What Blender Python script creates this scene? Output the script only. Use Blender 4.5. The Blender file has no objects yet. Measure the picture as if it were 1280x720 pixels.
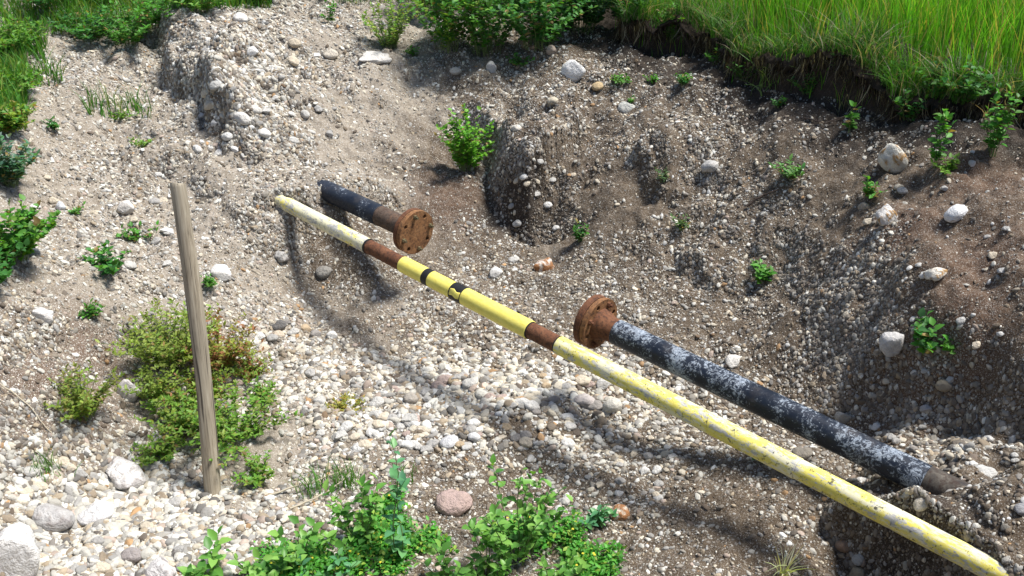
import bpy, bmesh, math, random
import numpy as np
from mathutils import Vector, Matrix, Quaternion

# ------------------------------------------------------------------ camera, light
random.seed(7)
RNG = np.random.default_rng(11)
S = bpy.context.scene
COL = S.collection
CAM_Z, PITCH, FPX = 2.9, math.radians(30.0), 1256.0      # focal length in pixels of the 1280 px wide photograph
cam_d = bpy.data.cameras.new('camera')
cam = bpy.data.objects.new('camera', cam_d); COL.objects.link(cam)
cam.location = (0, 0, CAM_Z)
cam.rotation_euler = (math.pi / 2 - PITCH, 0, 0)
cam_d.sensor_width = 36.0
cam_d.lens = FPX / 1280 * 36.0
cam_d.clip_start, cam_d.clip_end = 0.05, 500
S.camera = cam

SUN_DIR = Vector((0.215, 0.045, 0.45)).normalized()
W = bpy.data.worlds.new('World'); S.world = W; W.use_nodes = True
nt = W.node_tree
bg = nt.nodes['Background']
sky = nt.nodes.new('ShaderNodeTexSky'); sky.sky_type = 'NISHITA'; sky.sun_disc = False
sky.sun_elevation = math.asin(SUN_DIR.z)
sky.sun_rotation = math.atan2(SUN_DIR.x, SUN_DIR.y)
nt.links.new(sky.outputs[0], bg.inputs[0])
bg.inputs[1].default_value = 0.095
sl = bpy.data.lights.new('sun', 'SUN'); sl.energy = 4.9; sl.angle = math.radians(15.0)   # thin cloud softens the sun: shadows blur within half a metre
sl.color = (1.0, 0.965, 0.91)
sun = bpy.data.objects.new('sun', sl); COL.objects.link(sun)
sun.location = SUN_DIR * 30
sun.rotation_euler = SUN_DIR.to_track_quat('Z', 'Y').to_euler()
S.view_settings.view_transform = 'Standard'
S.view_settings.look = 'None'
S.view_settings.exposure = 0.55
S.view_settings.gamma = 1.0

# ------------------------------------------------------------------ picture point <-> world
FW = np.array([0, math.cos(PITCH), -math.sin(PITCH)])
UP = np.array([0, math.sin(PITCH), math.cos(PITCH)])
RT = np.array([1.0, 0, 0])
CAMP = np.array([0, 0, CAM_Z])

def ray(u, v):
    u = np.asarray(u, float); v = np.asarray(v, float)
    return FW + RT * ((u - 640) / FPX)[..., None] + UP * ((360 - v) / FPX)[..., None]

def atz(u, v, z):
    d = ray(u, v); t = (np.asarray(z, float) - CAM_Z) / d[..., 2]
    return CAMP + d * t[..., None]

def project(p):
    q = np.asarray(p, float) - CAMP
    d = q @ FW
    return 640 + FPX * (q @ RT) / d, 360 - FPX * (q @ UP) / d, d

# ------------------------------------------------------------------ terrain heights
CTRL = """600 480 0;520 420 0;700 520 0;800 600 .05;640 600 0;500 560 0;420 500 0;640 400 .02;600 340 .05;560 300 .1;480 390 .02;
430 420 .03;760 470 .04;850 430 .1;760 380 .08;700 320 .09;900 640 .12;960 560 .12;850 700 .1;640 720 0;450 720 0;250 720 .02;265 615 .02;
1000 640 .2;1050 700 .16;1110 715 .2;1222 712 .38;1262 690 .48;1256 726 .36;1310 738 .5;1400 760 .64;1400 690 .64;1222 634 .40;1258 640 .53;1272 640 .52;1100 600 .28;1150 540 .27;1250 565 .38;1280 600 .46;
1000 480 .12;1080 510 .18;1120 505 .24;1200 525 .32;1280 540 .4;1120 440 .44;1200 440 .56;1280 470 .62;
1000 420 .25;950 380 .24;1050 360 .48;1000 300 .5;1100 300 .68;1200 350 .74;1280 350 .82;1200 250 .9;1280 250 .96;1100 200 .85;1000 200 .75;
920 250 .52;900 330 .28;850 280 .38;830 200 .58;900 160 .72;860 100 .82;1000 135 .9;1100 160 .94;1200 175 .98;1280 180 1.02;940 110 .87;
1000 40 .98;1200 40 1.05;1280 60 1.08;900 20 .92;1280 5 1.1;1100 5 1.05;
650 180 .42;650 110 .6;700 230 .34;720 150 .57;760 100 .7;600 90 .66;700 80 .76;575 215 .3;560 150 .46;560 100 .6;
500 80 .68;600 60 .76;480 150 .5;500 220 .3;420 180 .5;400 100 .7;420 30 .85;300 100 .78;250 60 .88;330 175 .6;240 110 .8;370 215 .5;345 248 .46;336 241 .55;410 228 .56;420 241 .45;430 252 .32;
445 266 .26;480 290 .2;365 300 .26;385 350 .1;400 420 .03;
300 300 .34;280 360 .22;320 420 .08;300 480 .04;200 250 .48;150 200 .58;100 120 .75;200 150 .6;180 100 .7;60 60 .88;150 40 .9;30 180 .78;
20 300 .66;100 300 .52;150 350 .42;60 400 .5;20 450 .5;100 450 .34;60 520 .3;200 420 .22;130 530 .14;220 520 .07;100 600 .08;20 600 .2;20 700 .14;
340 560 .03;0 0 1.0;300 0 .95;640 0 .9;750 20 .86"""
C = np.array([[float(a) for a in r.split()] for r in CTRL.replace('\n', '').split(';')])
CP = atz(C[:, 0], C[:, 1], C[:, 2])

def tps_k(r2):
    return 0.5 * r2 * np.log(r2 + 1e-9)
n = len(CP)
A = np.zeros((n + 3, n + 3))
D2 = ((CP[:, None, :2] - CP[None, :, :2]) ** 2).sum(-1)
A[:n, :n] = tps_k(D2) + np.eye(n) * 0.004
A[:n, n] = 1; A[:n, n + 1:] = CP[:, :2]; A[n, :n] = 1; A[n + 1:, :n] = CP[:, :2].T
TW = np.linalg.solve(A, np.r_[CP[:, 2], 0, 0, 0])

def vnoise(x, y, seed):
    """smooth value noise, -1..1"""
    r = np.random.default_rng(seed).random((64, 64)) * 2 - 1
    xi = np.floor(x).astype(int); yi = np.floor(y).astype(int)
    fx = x - xi; fy = y - yi
    fx = fx * fx * (3 - 2 * fx); fy = fy * fy * (3 - 2 * fy)
    a = r[xi % 64, yi % 64]; b = r[(xi + 1) % 64, yi % 64]; c = r[xi % 64, (yi + 1) % 64]; d = r[(xi + 1) % 64, (yi + 1) % 64]
    return (a * (1 - fx) + b * fx) * (1 - fy) + (c * (1 - fx) + d * fx) * fy

def polydist(x, y, pts):
    """unsigned distance, side (+ is left of the direction of travel) and run 0..1 along a polyline"""
    best = np.full(x.shape, 1e9); side = np.zeros(x.shape); run = np.zeros(x.shape)
    L = np.r_[0, np.cumsum(np.hypot(*np.diff(pts[:, :2], axis=0).T))]
    for i in range(len(pts) - 1):
        ax, ay = pts[i, :2]; bx, by = pts[i + 1, :2]
        dx, dy = bx - ax, by - ay; l2 = dx * dx + dy * dy
        t = np.clip(((x - ax) * dx + (y - ay) * dy) / l2, 0, 1)
        d = np.hypot(x - ax - t * dx, y - ay - t * dy)
        m = d < best
        best = np.where(m, d, best)
        side = np.where(m, np.sign(dx * (y - ay) - dy * (x - ax)), side)
        run = np.where(m, (L[i] + t * math.sqrt(l2)) / L[-1], run)
    return best, side, run

def sstep(a, b, x):
    t = np.clip((x - a) / (b - a), 0, 1)
    return t * t * (3 - 2 * t)

def line(s):
    p = np.array([[float(a) for a in r.split()] for r in s.split(';')])
    return atz(p[:, 0], p[:, 1], p[:, 2])
# scarps: the ground on the LEFT of the direction of travel is raised by amp at the edge, dying away over decay metres
RIM = line("770 30 .9;815 48 .9;868 58 .9;925 84 .92;985 108 .94;1050 122 .95;1110 142 .96;1165 152 .98;1225 158 1.0;1300 168 1.02;1420 190 1.05")
SCARPS = [
    (RIM, .17, .09, 9.0, .05),
    (line("165 40 .85;190 85 .75;228 138 .64;262 180 .56;300 205 .52;345 222 .5"), .23, .12, .6, .2),
    (line("588 108 .58;596 160 .44;612 215 .3;636 268 .18;668 290 .12;705 284 .12;742 262 .2"), .24, .18, .45, .33),
    (line("792 172 .6;800 205 .52;812 240 .44;835 262 .4"), .09, .08, .4, .2),
    (line("838 300 .33;862 342 .27;905 362 .26;950 350 .3"), .06, .06, .3, .2),
    (line("1052 470 .26;1100 492 .24;1150 507 .28;1210 522 .33;1290 545 .41;1380 560 .45"), .12, .08, .4, .15),
    (line("1030 655 .2;1090 690 .22;1150 712 .3;1215 745 .42"), .16, .06, .5, .2),
    (line("1160 674 .5;1200 694 .5;1240 714 .5;1290 739 .5;1360 774 .5"), .08, .05, .1, .3),
]
def warp(x, y):
    return (x + .10 * vnoise(x * 2.3, y * 2.3, 3) + .05 * vnoise(x * 6.1, y * 6.1, 4) + .03 * vnoise(x * 15, y * 15, 14),
            y + .10 * vnoise(x * 2.3, y * 2.3, 5) + .05 * vnoise(x * 6.1, y * 6.1, 6) + .03 * vnoise(x * 15, y * 15, 16))
def height(x, y):
    x = np.asarray(x, float); y = np.asarray(y, float)
    xc = np.clip(x, -4.8, 4.2); yc = np.clip(y, 2.0, 8.8)
    out = TW[n] + TW[n + 1] * xc + TW[n + 2] * yc
    for k in range(n):
        out = out + TW[k] * tps_k((xc - CP[k, 0]) ** 2 + (yc - CP[k, 1]) ** 2)
    out = np.clip(out, -.2, 1.25)
    wx, wy = warp(x, y)
    rag = np.clip(.8 + .5 * vnoise(x * 3.3, y * 3.3, 8) + .3 * vnoise(x * 9, y * 9, 9), .3, 1.4)
    for pts, amp, wid, dec, fade in SCARPS:
        d, s, r = polydist(wx, wy, pts)
        sd = d * s
        e = sstep(0, fade, r) * (sstep(0, fade, 1 - r) if dec < 5 else 1)
        amp_ = amp + (.14 * np.exp(-((r - .72) / .16) ** 2) if amp == .24 else 0)
        out = out + amp_ * rag * e * np.where(sd < 0, 0, 1) * sstep(0, wid, sd) * np.exp(-np.maximum(sd - wid, 0) / dec)
        out = out - .25 * amp * e * np.exp(-(sd + .03) ** 2 / .004) * (sd < .02)
    nz = .034 * vnoise(x * 2.1, y * 2.1, 21) + .024 * vnoise(x * 5, y * 5, 22) + (.016 * vnoise(x * 11, y * 11, 23)) + .011 * vnoise(x * 27, y * 27, 24) + .005 * vnoise(x * 55, y * 55, 25)
    steep = sstep(.12, .4, out)
    out = out + nz * (1 + .7 * steep) + steep * .02 * np.abs(vnoise(x * 7.5 + y * 2, y * 7.5 - x * 2, 27)) - steep * .03 * sstep(.45, .8, vnoise(x * 4.2, y * 4.2, 28))
    for (u0, v0, zz, rad, dep) in ((672, 268, .2, .13, .2), (640, 240, .22, .1, .1), (1090, 700, .25, .16, .1), (1100, 500, .26, .14, .08), (1230, 530, .36, .16, .08), (812, 222, .5, .1, .08)):
        c = atz(np.array(float(u0)), np.array(float(v0)), zz)
        out = out - dep * np.exp(-((wx - c[0]) ** 2 + (wy - c[1]) ** 2) / rad ** 2)
    # soil dug away round the pipes where they jut out, and heaped over them where they go in
    for (u0, v0, u1, v1, zz, dig) in ((352, 252, 660, 415, .455, 1), (419, 243, 521, 291, .455, 1), (1275, 729, 900, 540, .47, 0), (1232, 636, 1000, 524, .43, 0)):
        a = atz(np.array(float(u0)), np.array(float(v0)), zz)[:2]; b = atz(np.array(float(u1)), np.array(float(v1)), zz)[:2]
        ln = np.hypot(*(b - a)); ex, ey = (b - a) / ln
        px = x + .05 * vnoise(x * 6, y * 6, 61) + .02 * vnoise(x * 19, y * 19, 62); py = y + .05 * vnoise(x * 6, y * 6, 63) + .02 * vnoise(x * 19, y * 19, 64)
        t = (px - a[0]) * ex + (py - a[1]) * ey; d = np.abs((x - a[0]) * -ey + (y - a[1]) * ex)
        heap = zz + .075 + .03 * vnoise(x * 9, y * 9, 65) - .5 * np.maximum(d - .07, 0) - .25 * np.maximum(-t - .25, 0)
        w = sstep(.02, -.10, t) * (t > -.8)
        out = np.where(w > 0, np.maximum(out, out + (heap - out) * w), out)
        if dig:
            cap = zz - .07 - .2 * sstep(.0, .4, t) + .9 * np.maximum(d - .10, 0) + .03 * vnoise(x * 8, y * 8, 66)
            out = np.where((t > -.02) & (t < ln), np.minimum(out, cap), out)
        if (u0, dig) in ((352, 1), (1275, 0)):      # the yellow pipe goes in at a slant: soil laps over one side first
            e = ((x - a[0]) * -ey + (y - a[1]) * ex)
            if not dig: e = -e
            L = .044 * (t - (.2 if not dig else .03)) / (.15 if not dig else .06)
            w = sstep(-.005, .05, e - np.clip(L, -.2, .075) + .012 * vnoise(x * 23, y * 23, 68)) * sstep(.6 if not dig else .2, .4 if not dig else .12, t) * (t > -.8) * sstep(.22, .12, e)
            lap = zz + .07 + .02 * vnoise(x * 14, y * 14, 69)
            out = np.where(w > 0, np.maximum(out, out + (lap - out) * w), out)
    # the bank the viewer stands on
    out = out + np.clip((2.1 - y) * .75, 0, 1.25)
    return out

GX0, GX1, GY0, GY1, ST = -5.2, 4.8, 1.9, 9.4, 0.0165
gx = np.arange(GX0, GX1, ST); gy = np.arange(GY0, GY1, ST)
gX, gY = np.meshgrid(gx, gy, indexing='ij')
gZ = height(gX, gY)

def H(x, y):
    x = np.asarray(x, float); y = np.asarray(y, float)
    fx = np.clip((x - GX0) / ST, 0, len(gx) - 1.001); fy = np.clip((y - GY0) / ST, 0, len(gy) - 1.001)
    i = fx.astype(int); j = fy.astype(int); a = fx - i; b = fy - j
    return (gZ[i, j] * (1 - a) + gZ[i + 1, j] * a) * (1 - b) + (gZ[i, j + 1] * (1 - a) + gZ[i + 1, j + 1] * a) * b

def normal(x, y, e=.03):
    zx = (H(x + e, y) - H(x - e, y)) / (2 * e); zy = (H(x, y + e) - H(x, y - e)) / (2 * e)
    nn = np.stack([-zx, -zy, np.ones_like(zx)], -1)
    return nn / np.linalg.norm(nn, axis=-1, keepdims=True)

def ground(u, v):
    """first place where the line of sight through a picture point meets the ground"""
    d = ray(u, v)
    t = np.full(d.shape[:-1], 2.4); hit = np.zeros(t.shape, bool)
    for _ in range(420):
        p = CAMP + d * t[..., None]
        below = p[..., 2] < H(p[..., 0], p[..., 1])
        hit |= below
        t = np.where(hit, t, t + .02)
    for k in range(8):
        p = CAMP + d * t[..., None]
        t = t + np.where(p[..., 2] < H(p[..., 0], p[..., 1]), -1, 1) * .01 / 2 ** k
    p = CAMP + d * t[..., None]
    p[..., 2] = H(p[..., 0], p[..., 1])
    return p

def ppm(p):
    return FPX / ((np.asarray(p) - CAMP) @ FW)

# ------------------------------------------------------------------ object helpers
def meta(o, label=None, cat=None, group=None, kind=None):
    if label: o['label'] = label
    if cat: o['category'] = cat
    if group: o['group'] = group
    if kind: o['kind'] = kind
    return o

def mesh_np(name, V, F, mat=None, smooth=True, quads=None):
    """F: (n,3) or (n,4) array, or list of such arrays"""
    me = bpy.data.meshes.new(name)
    Fs = F if isinstance(F, list) else [F]
    V = np.asarray(V, np.float32)
    me.vertices.add(len(V)); me.vertices.foreach_set('co', V.ravel())
    if Fs and sum(len(f) for f in Fs):
        li = np.concatenate([np.asarray(f, np.int32).ravel() for f in Fs])
        sizes = np.concatenate([np.full(len(f), f.shape[1], np.int32) for f in Fs])
        me.loops.add(len(li)); me.loops.foreach_set('vertex_index', li)
        me.polygons.add(len(sizes))
        me.polygons.foreach_set('loop_start', np.r_[0, np.cumsum(sizes)[:-1]].astype(np.int32))
        me.polygons.foreach_set('use_smooth', np.full(len(sizes), smooth))
    me.update(calc_edges=True)
    me.validate()
    if mat: me.materials.append(mat)
    return me

def link(name, me, parent=None, loc=(0, 0, 0)):
    o = bpy.data.objects.new(name, me); COL.objects.link(o)
    o.location = loc
    if parent: o.parent = parent
    return o

def empty(name, loc):
    o = bpy.data.objects.new(name, None); COL.objects.link(o); o.location = loc; o.empty_display_size = .05
    return o

def attr(me, name, arr, dom='POINT', typ='FLOAT_COLOR'):
    a = me.attributes.new(name, typ, dom)
    arr = np.asarray(arr, np.float32)
    if typ == 'FLOAT_COLOR':
        if arr.shape[1] == 3: arr = np.c_[arr, np.ones(len(arr))].astype(np.float32)
        a.data.foreach_set('color', arr.ravel())
    elif typ == 'FLOAT_VECTOR': a.data.foreach_set('vector', arr.ravel())
    else: a.data.foreach_set('value', arr.ravel() if typ != 'INT' else arr.astype(np.int32).ravel())

# ------------------------------------------------------------------ material helpers
class NT:
    def __init__(s, name):
        s.m = bpy.data.materials.new(name); s.m.use_nodes = True
        s.t = s.m.node_tree; s.b = s.t.nodes['Principled BSDF']; s.o = s.t.nodes['Material Output']
        s.b.inputs['Roughness'].default_value = .85
        s.b.inputs['Specular IOR Level'].default_value = .3
    def n(s, typ, **k):
        x = s.t.nodes.new(typ)
        for a, b in k.items(): setattr(x, a, b)
        return x
    def l(s, a, b): s.t.links.new(a, b)
    def put(s, sock, v):
        if hasattr(v, 'is_linked') or isinstance(v, bpy.types.NodeSocket): s.l(v, sock)
        else: sock.default_value = v
    def coord(s, kind='Object', scale=None):
        c = s.n('ShaderNodeTexCoord').outputs[kind]
        if scale is None: return c
        m = s.n('ShaderNodeMapping'); s.l(c, m.inputs[0]); m.inputs['Scale'].default_value = scale
        return m.outputs[0]
    def mapv(s, v, scale):
        m = s.n('ShaderNodeMapping'); s.l(v, m.inputs[0]); m.inputs['Scale'].default_value = scale
        return m.outputs[0]
    def noise(s, vec, scale, detail=4, rough=.55, dist=0, out='Fac'):
        x = s.n('ShaderNodeTexNoise'); s.l(vec, x.inputs['Vector'])
        x.inputs['Scale'].default_value = scale; x.inputs['Detail'].default_value = detail
        x.inputs['Roughness'].default_value = rough; x.inputs['Distortion'].default_value = dist
        return x.outputs[out]
    def ramp(s, fac, stops, interp='LINEAR'):
        r = s.n('ShaderNodeValToRGB'); s.l(fac, r.inputs[0]); r.color_ramp.interpolation = interp
        e = r.color_ramp.elements
        while len(e) < len(stops): e.new(.5)
        for el, (p, c) in zip(e, stops):
            el.position = p; el.color = (c, c, c, 1) if not hasattr(c, '__len__') else (*c, 1)
        return r.outputs[0]
    def mix(s, fac, a, b, blend='MIX'):
        x = s.n('ShaderNodeMix', data_type='RGBA', blend_type=blend)
        s.put(x.inputs[0], fac)
        for i, v in ((6, a), (7, b)):
            if isinstance(v, tuple): v = (*v, 1)
            s.put(x.inputs[i], v)
        return x.outputs[2]
    def math(s, op, a, b=0.0):
        x = s.n('ShaderNodeMath', operation=op); s.put(x.inputs[0], a); s.put(x.inputs[1], b); return x.outputs[0]
    def attr(s, name, typ='GEOMETRY', out='Color'):
        return s.n('ShaderNodeAttribute', attribute_name=name, attribute_type=typ).outputs[out]
    def bump(s, h, strength=.5, dist=.01, prev=None):
        b = s.n('ShaderNodeBump'); s.l(h, b.inputs['Height']); b.inputs['Strength'].default_value = strength; b.inputs['Distance'].default_value = dist
        if prev is not None: s.l(prev, b.inputs['Normal'])
        return b.outputs[0]
    def done(s, col=None, rough=None, nor=None):
        if col is not None: s.put(s.b.inputs['Base Color'], (*col, 1) if isinstance(col, tuple) else col)
        if rough is not None: s.put(s.b.inputs['Roughness'], rough)
        if nor is not None: s.l(nor, s.b.inputs['Normal'])
        return s.m

def mat_ground():
    k = NT('gravelly_soil'); g = k.coord('Object')
    zone = k.n('ShaderNodeSeparateColor'); k.l(k.attr('zone'), zone.inputs[0])
    pale, humus_or_shade, red = zone.outputs[0], zone.outputs[1], zone.outputs[2]
    n1 = k.noise(g, 3.2, 5, .6); n2 = k.noise(g, 26, 5, .65); n3 = k.noise(g, 150, 3, .6)
    brown = k.ramp(n2, [(.25, (.042, .029, .018)), (.5, (.088, .063, .040)), (.8, (.15, .117, .082))])
    dust = k.ramp(n2, [(.2, (.14, .115, .085)), (.5, (.26, .22, .172)), (.8, (.4, .355, .295))])
    dark = k.ramp(n2, [(.2, (.018, .013, .009)), (.6, (.045, .033, .024)), (.85, (.08, .06, .043))])
    redc = k.ramp(n2, [(.2, (.06, .034, .021)), (.6, (.11, .064, .04)), (.9, (.16, .1, .066))])
    pf = k.math('ADD', pale, k.math('MULTIPLY', k.math('SUBTRACT', n1, .5), 1.5))
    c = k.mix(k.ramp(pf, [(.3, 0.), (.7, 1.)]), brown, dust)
    c = k.mix(red, c, redc)
    hf = k.math('ADD', humus_or_shade, k.math('MULTIPLY', k.math('SUBTRACT', n1, .5), .5))
    c = k.mix(k.ramp(hf, [(.3, 0.), (.6, 1.)]), c, dark)
    # grit too fine to build: one colour a grain
    for sc, lo in ((170, .62), (340, .55)):
        vo = k.n('ShaderNodeTexVoronoi'); k.l(g, vo.inputs['Vector']); vo.inputs['Scale'].default_value = sc
        sep = k.n('ShaderNodeSeparateColor'); k.l(vo.outputs['Color'], sep.inputs[0])
        grain = k.ramp(sep.outputs[1], [(0, (.1, .085, .07)), (.3, (.26, .23, .19)), (.6, (.42, .38, .33)), (.9, (.6, .57, .52))])
        on = k.math('MULTIPLY', k.ramp(sep.outputs[0], [(lo, 0.), (lo + .02, 1.)]), k.ramp(vo.outputs['Distance'], [(.38, 1.), (.5, 0.)]))
        keep = k.math('MULTIPLY', k.math('MULTIPLY', on, k.math('ADD', .45, k.math('MULTIPLY', pale, .55))), k.math('SUBTRACT', 1.0, k.math('MULTIPLY', humus_or_shade, .85)))
        c = k.mix(keep, c, grain)
    b = k.bump(n3, .5, .006); b = k.bump(n2, .7, .02, b); b = k.bump(vo.outputs['Distance'], .35, .003, b)
    return k.done(c, .95, b)

def mat_pebble():
    k = NT('pebbles')
    c = k.attr('pcol', 'INSTANCER')
    nz = k.noise(k.coord('Object'), 2.2, 4, .6)
    c = k.mix(k.ramp(nz, [(.35, .0), (.75, .4)]), c, (.16, .125, .095))
    return k.done(c, .8, k.bump(nz, .3, .1))

def mat_stone(name='stone', second=None, amount=.5, scale=1.6, mottle=.4, speck=True, soft=.05):
    k = NT(name)
    c = k.n('ShaderNodeObjectInfo').outputs['Color']
    g = k.coord('Object')
    big = k.noise(g, scale, 4, .6, .4); fine = k.noise(g, 14, 5, .7)
    if second:
        c = k.mix(k.ramp(big, [(amount - soft, 0.), (amount + soft, 1.)]), c, second)
    c = k.mix(k.ramp(fine, [(.38, mottle), (.6, 0.)]), c, k.mix(1., c, (.5, .46, .42), 'MULTIPLY'))
    if speck:
        c = k.mix(k.ramp(k.noise(g, 3.1, 3, .6), [(.52, 0.), (.75, .45)]), c, (.2, .16, .12))
    b = k.bump(fine, .35, .05); b = k.bump(big, .4, .15, b)
    return k.done(c, .85, b)

def mat_leaf(name, per_object=False, stops=None, trans=.35, gloss=.5):
    k = NT(name)
    if per_object:
        r = k.n('ShaderNodeObjectInfo').outputs['Random']
        c = k.ramp(r, stops)
    else:
        c = k.attr('lc')
    k.done(c, gloss)
    tr = k.n('ShaderNodeBsdfTranslucent')
    k.l(k.mix(1., c, (1.5, 1.5, .5), 'MULTIPLY'), tr.inputs[0])
    ms = k.n('ShaderNodeMixShader'); ms.inputs[0].default_value = trans
    k.l(k.b.outputs[0], ms.inputs[1]); k.l(tr.outputs[0], ms.inputs[2]); k.l(ms.outputs[0], k.o.inputs[0])
    return k.m

def mat_yellow(name, wear, shift=0.):
    k = NT(name); g = k.attr('axial', out='Vector')
    n1 = k.noise(g, 1.0, 6, .66, .5); n2 = k.noise(g, 7, 5, .75); n4 = k.noise(g, 2.6, 5, .7, .3)
    y = k.ramp(n2, [(.3, (.70, .59, .10)), (.6, (.80, .71, .17)), (.85, (.83, .77, .3))])
    if wear:
        f = k.math('ADD', n1, k.math('MULTIPLY', k.math('SUBTRACT', n2, .5), .5))
        y = k.mix(k.ramp(f, [(.46 - shift, 0.), (.56 - shift, .8)]), y, (.72, .69, .54))
        f2 = k.math('ADD', n4, k.math('MULTIPLY', k.math('SUBTRACT', n2, .5), .55))
        y = k.mix(k.ramp(f2, [(.555 - shift * .5, 0.), (.59 - shift * .5, .95)]), y, k.ramp(n2, [(.35, (.22, .22, .22)), (.6, (.52, .51, .48))]))
        sc = k.noise(k.mapv(g, (3.0, 1.1, 1.1)), 3.2, 6, .8, .8)
        y = k.mix(k.ramp(sc, [(.585, 0.), (.61, .95)]), y, (.07, .065, .05))
    else:
        y = k.mix(k.ramp(k.noise(g, 2, 5, .7), [(.6, 0.), (.75, .35)]), y, (.5, .42, .2))
        y = k.mix(k.ramp(k.noise(g, 9, 3, .6), [(.7, 0.), (.74, .6)]), y, (.25, .2, .1))
    return k.done(y, .5 if not wear else .75, k.bump(n2, .15, .004))

def mat_tar(name='scuffed_black_coating', shift=0.):
    k = NT(name); g = k.coord('Object')
    n1 = k.noise(g, 7, 4, .6); n2 = k.noise(g, 24, 8, .72, 2.8); n3 = k.noise(g, 110, 4, .7, 1.0)
    f = k.math('ADD', k.math('MULTIPLY', n1, .55), k.math('MULTIPLY', n2, .62))
    f = k.math('ADD', f, k.math('MULTIPLY', k.math('SUBTRACT', n3, .5), .28))
    base = k.ramp(n1, [(.3, (.008, .011, .019)), (.7, (.02, .028, .045))])
    c = k.mix(k.ramp(f, [(.615 + shift, 0.), (.645 + shift, .5), (.72 + shift, .85)]), base, k.ramp(n3, [(.3, (.16, .21, .29)), (.7, (.5, .55, .6))]))
    c = k.mix(k.ramp(k.noise(g, 4, 4, .6), [(.6, 0.), (.8, .4)]), c, (.16, .13, .1))
    return k.done(c, k.ramp(f, [(.55, .38), (.65, .8)]), k.bump(f, .4, .006))

def mat_rust(name, a, b, c3, sc=1.0):
    k = NT(name); g = k.coord('Object')
    n1 = k.noise(g, 13 * sc, 7, .74, .8); n2 = k.noise(g, 70 * sc, 4, .75)
    c = k.ramp(n1, [(.3, a), (.5, b), (.7, c3)])
    c = k.mix(k.ramp(n2, [(.38, .75), (.52, 0.)]), c, (.04, .022, .016))
    return k.done(c, .85, k.bump(n2, .45, .004, k.bump(n1, .4, .008)))

def mat_plain(name, col, rough=.8, var=.35, sc=20):
    k = NT(name); g = k.coord('Object'); nz = k.noise(g, sc, 4, .65)
    c = k.mix(k.ramp(nz, [(.3, var), (.65, 0.)]), col, tuple(x * .4 for x in col))
    return k.done(c, rough, k.bump(nz, .4, .004))

def mat_wood():
    k = NT('weathered_wood')
    grain = k.noise(k.coord('Object', (95, 95, 4.5)), 1.0, 5, .65, .6)
    patch = k.noise(k.coord('Object', (6, 6, 1.5)), 1.0, 3, .5)
    c = k.ramp(grain, [(.3, (.10, .078, .052)), (.45, (.28, .235, .17)), (.68, (.42, .37, .285))])
    c = k.mix(k.ramp(patch, [(.4, 0.), (.7, .5)]), c, (.27, .25, .2))
    crack = k.noise(k.coord('Object', (60, 60, 2)), 1.0, 2, .5)
    c = k.mix(k.ramp(crack, [(.62, 0.), (.65, .85)]), c, (.045, .036, .027))
    return k.done(c, .85, k.bump(grain, .5, .004))

M = dict(
    ground=mat_ground(), pebble=mat_pebble(), stone=mat_stone(),
    stone_tan=mat_stone('stone_with_tan_stain', (.42, .25, .1), .56),
    stone_rust=mat_stone('stone_half_orange', (.36, .17, .07), .47, 1.1),
    stone_dark=mat_stone('stone_with_dark_lichen', (.2, .17, .165), .6, 1.3, soft=.12),
    leaf=mat_leaf('leaf'), grass=mat_leaf('grass_blade', trans=.4, gloss=.55),
    leaf_green=mat_leaf('broad_leaf', True, [(0, (.06, .18, .035)), (.5, (.13, .31, .055)), (1, (.24, .44, .095))], .3, .42),
    leaf_blue=mat_leaf('blue_green_leaf', True, [(0, (.07, .2, .11)), (.5, (.1, .29, .12)), (1, (.16, .36, .13))], .25, .42),
    stem=mat_plain('green_stem', (.13, .19, .06), .6, .3, 40), stem_red=mat_plain('red_stem', (.2, .09, .05), .7, .3, 40),
    stem_dry=mat_plain('dry_stalk', (.5, .44, .33), .8, .35, 30), twig=mat_plain('dark_twig', (.09, .065, .05), .85),
    yellow=mat_yellow('yellow_paint', False), yellow_worn=mat_yellow('worn_yellow_paint', True, -.015), yellow_pale=mat_yellow('faded_yellow_paint', True, .09),
    tar=mat_tar(), tar_clean=mat_tar('black_coating', .08), tape=mat_plain('black_tape', (.018, .018, .018), .5, .3),
    rust=mat_rust('rusted_steel', (.085, .036, .02), (.15, .062, .03), (.22, .1, .05)),
    rust_orange=mat_rust('orange_rusted_steel', (.11, .05, .024), (.25, .12, .05), (.36, .2, .09)),
    bare=mat_rust('grey_brown_steel', (.06, .045, .036), (.1, .072, .055), (.16, .09, .055)),
    nut=mat_rust('green_brown_nuts', (.07, .06, .03), (.14, .12, .06), (.2, .13, .07), 2.),
    wood=mat_wood(), dusty=mat_rust('dirt_on_black_coating', (.02, .022, .028), (.07, .06, .05), (.16, .14, .115), .8), humus_or_shade=mat_plain('dark_root_soil', (.035, .026, .019), .95, .5, 30),
)

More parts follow.
